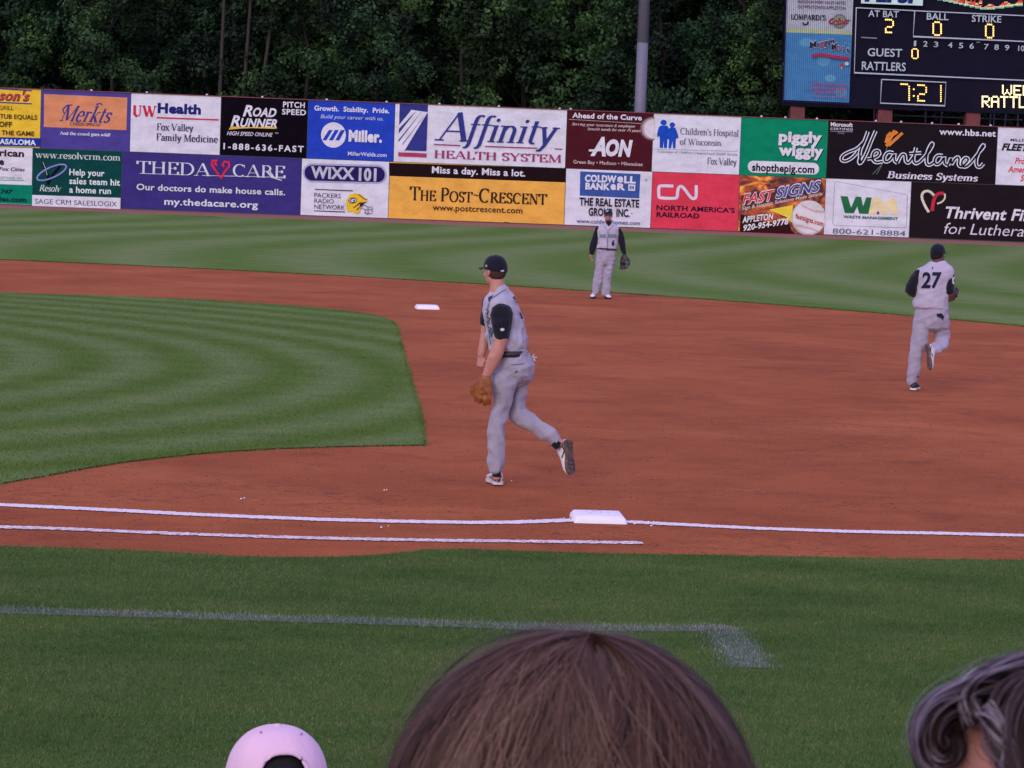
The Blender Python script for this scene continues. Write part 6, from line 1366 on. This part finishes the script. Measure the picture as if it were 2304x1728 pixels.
    for key, n, d0, d1, sp, j, mt in ((A_, 900, -.05, .06, 7, 4, dk), (A_, 500, -.05, .06, 9, 3, md), (A_, 260, -.055, .05, 9, 1.5, lt), (B_, 1100, -.05, .05, 12, 6, dk), (B_, 420, -.055, .04, 11, 5, md), (B_, 90, -.057, .0, 8, 4, lt), (B2_, 900, -.055, .04, 10, 6, dk), (B2_, 200, -.06, .03, 9, 5, md), (C_, 260, -.075, -.05, 14, 2.5, lt), (C_, 420, -.07, -.04, 16, 7, md),
                                     (D_, 1100, -.06, .02, 16, 6, dk), (D_, 420, -.07, .02, 15, 5, md), (E_, 1300, -.085, -.02, 30, 8, dk), (E_, 260, -.09, -.03, 26, 8, md), (F_, 460, -.06, .04, 14, 6, md), (F_, 200, -.065, .03, 12, 5, lt), (F_, 700, -.06, .03, 10, 4, dk)):
        p_, w_ = fam(key, n, d0, d1, sp, j, mt, .00032); strand_mesh('hair', p_, w_, hc, mt, root)
    for key, n in ((A_, 34), (F_, 30), (D_, 26)):
        p_, w_ = fam(key, n, -.07, .03, 16, 8, lt, .00014, 30, 6); strand_mesh('stray_hair', p_, w_, hc, lt, root)
    rebase(root)
grey_head()
# --- pink cap
def pink_cap():
    D = 4.7; r = ray(625, 1623); top = CAMPOS + r*(D/r.dot(CD)); hc = top - Vector((0, 0, .134)); root = empty('person', (hc.x, hc.y, hc.z-.72)); tag(root, 'spectator in a plain pink cap seen from behind, lower left', 'person', 'spectators seated in front')
    f = Vector((.02, 1, 0)).normalized(); s = .95; body, l = seated(root, hc, f, .72, cloth('white_shirt', (.6, .6, .62)), cloth('denim', (.04, .06, .12)), SKIN, s)
    Z = Vector((0, 0, 1)); raw('hair', [ball(hc + Z*.02 - f*.004, f, l, .090, .078, .094, 30, 18), rings([(hc-f*.04+Z*.02, l*.07, f*.045), (hc-f*.045-Z*.10, l*.075, f*.045), (hc-f*.05-Z*.2, l*.06, f*.03)], 16)], HAIRK, root)
    PINK = cloth('pink_cotton', (0.76, 0.52, 0.57), .006, 26); V = []; F = []; n, m = 192, 70; z0 = hc + Z*.036*s
    for i in range(m+1):
        th = math.pi/2*1.22*i/m
        for k in range(n):
            ph = 2*math.pi*k/n; seam = 1 - .011*max(0, 1-abs(((ph+math.pi/6) % (math.pi/3))-math.pi/6)*15)*math.sin(th); sq = math.sin(min(th, math.pi/2))**.86*(1 if th < math.pi/2 else 1-.05*(th-math.pi/2)/.35)
            V.append(z0 + (f*math.cos(ph)*.103 + l*math.sin(ph)*.093)*s*sq*seam*(1+.014*noise.noise(Vector((math.cos(ph)*2.2, math.sin(ph)*2.2, th*2)))+.006*noise.noise(Vector((math.cos(ph)*7, math.sin(ph)*7, th*6)))) + Z*.097*s*math.cos(th)*(1 if th < math.pi/2 else 1.0))
    arch = []
    for i in range(m):
        for k in range(n):
            ph = 2*math.pi*(k+.5)/n - math.pi; th = math.pi/2*1.22*(i+.5)/m; dx = math.sin(ph)*.093*math.sin(min(th, math.pi/2)); zz = .097*math.cos(th)
            back = math.cos(2*math.pi*(k+.5)/n) < 0
            if back and zz > -.026 and abs((dx-.014)/.050)**2.6 + ((zz+.026)/.090)**2.6 < 1: continue
            F.append((i*n+k, i*n+(k+1) % n, (i+1)*n+(k+1) % n, (i+1)*n+k))
    cp = raw('cap', [(V, F)], PINK, root); cp.modifiers.new('t', 'SOLIDIFY').thickness = .0025
    pts = [(math.copysign(abs(math.cos(t))**(2/2.6), math.cos(t))*.0505 + .014, -.026 + abs(math.sin(t))**(2/2.6)*.091) for t in np.linspace(0, math.pi, 22)]
    path = [z0 + l*(-x)*1.0*s + Z*(z+.0)*s - f*.1045*s*math.sqrt(max(0, (math.sqrt(max(.05, 1-(max(z,0)/.097)**2))**.86)**2-(x/.093)**2)) for x, z in pts]
    for a, b in zip(path[:-1], path[1:]): pass
    V2 = []; F2 = []; tube_path(V2, F2, path, [.0036]*len(path), 8); raw('arch_binding', [(V2, F2)], PINK, cp)
    a, b = path[0]+Z*.012, path[-1]+Z*.012; mid = (a+b)/2 - f*.016; raw('back_strap', [rings([(a, Z*.009, f*.002), (mid, Z*.009, f*.002), (b, Z*.009, f*.002)], 8)], PINK, cp)
    raw('strap_buckle', [ball(mid-f*.003, f, l, .003, .010, .009, 10, 6)], LOGO, cp)
    raw('button', [ball(z0+Z*.097*s, f, l, .007, .007, .004, 10, 5)], PINK, cp); tr = bvh(cp)
    EY = plain('eyelet_pink', (.55, .16, .34), .7)
    for c in ((587, 1648), (678, 1652)): dpoly('eyelet', [(c[0]+3*math.cos(t), c[1]+3*math.sin(t)) for t in np.linspace(0, 5.4, 7)], tr, EY, cp, .0015)
    V = []; F = []; nb = 13
    for j in range(4):
        for k in range(nb):
            ph = math.radians(-58+116*k/(nb-1)); V.append(z0 + f*math.cos(ph)*.100*s + l*math.sin(ph)*.086*s + f*(.068*s*j/3*(math.cos(ph)**.6)) - Z*(.020+.012*j/3+.022*math.sin(abs(ph))**2))
    for j in range(3):
        for k in range(nb-1): F.append((j*nb+k, j*nb+k+1, (j+1)*nb+k+1, (j+1)*nb+k))
    br = raw('brim', [(V, F)], PINK, cp); br.modifiers.new('t', 'SOLIDIFY').thickness = .004
    rebase(root)
pink_cap()
for o in list(COL.objects):
    if o.parent is None and o.get('group') == 'baseball players in grey uniforms': rebase(o)
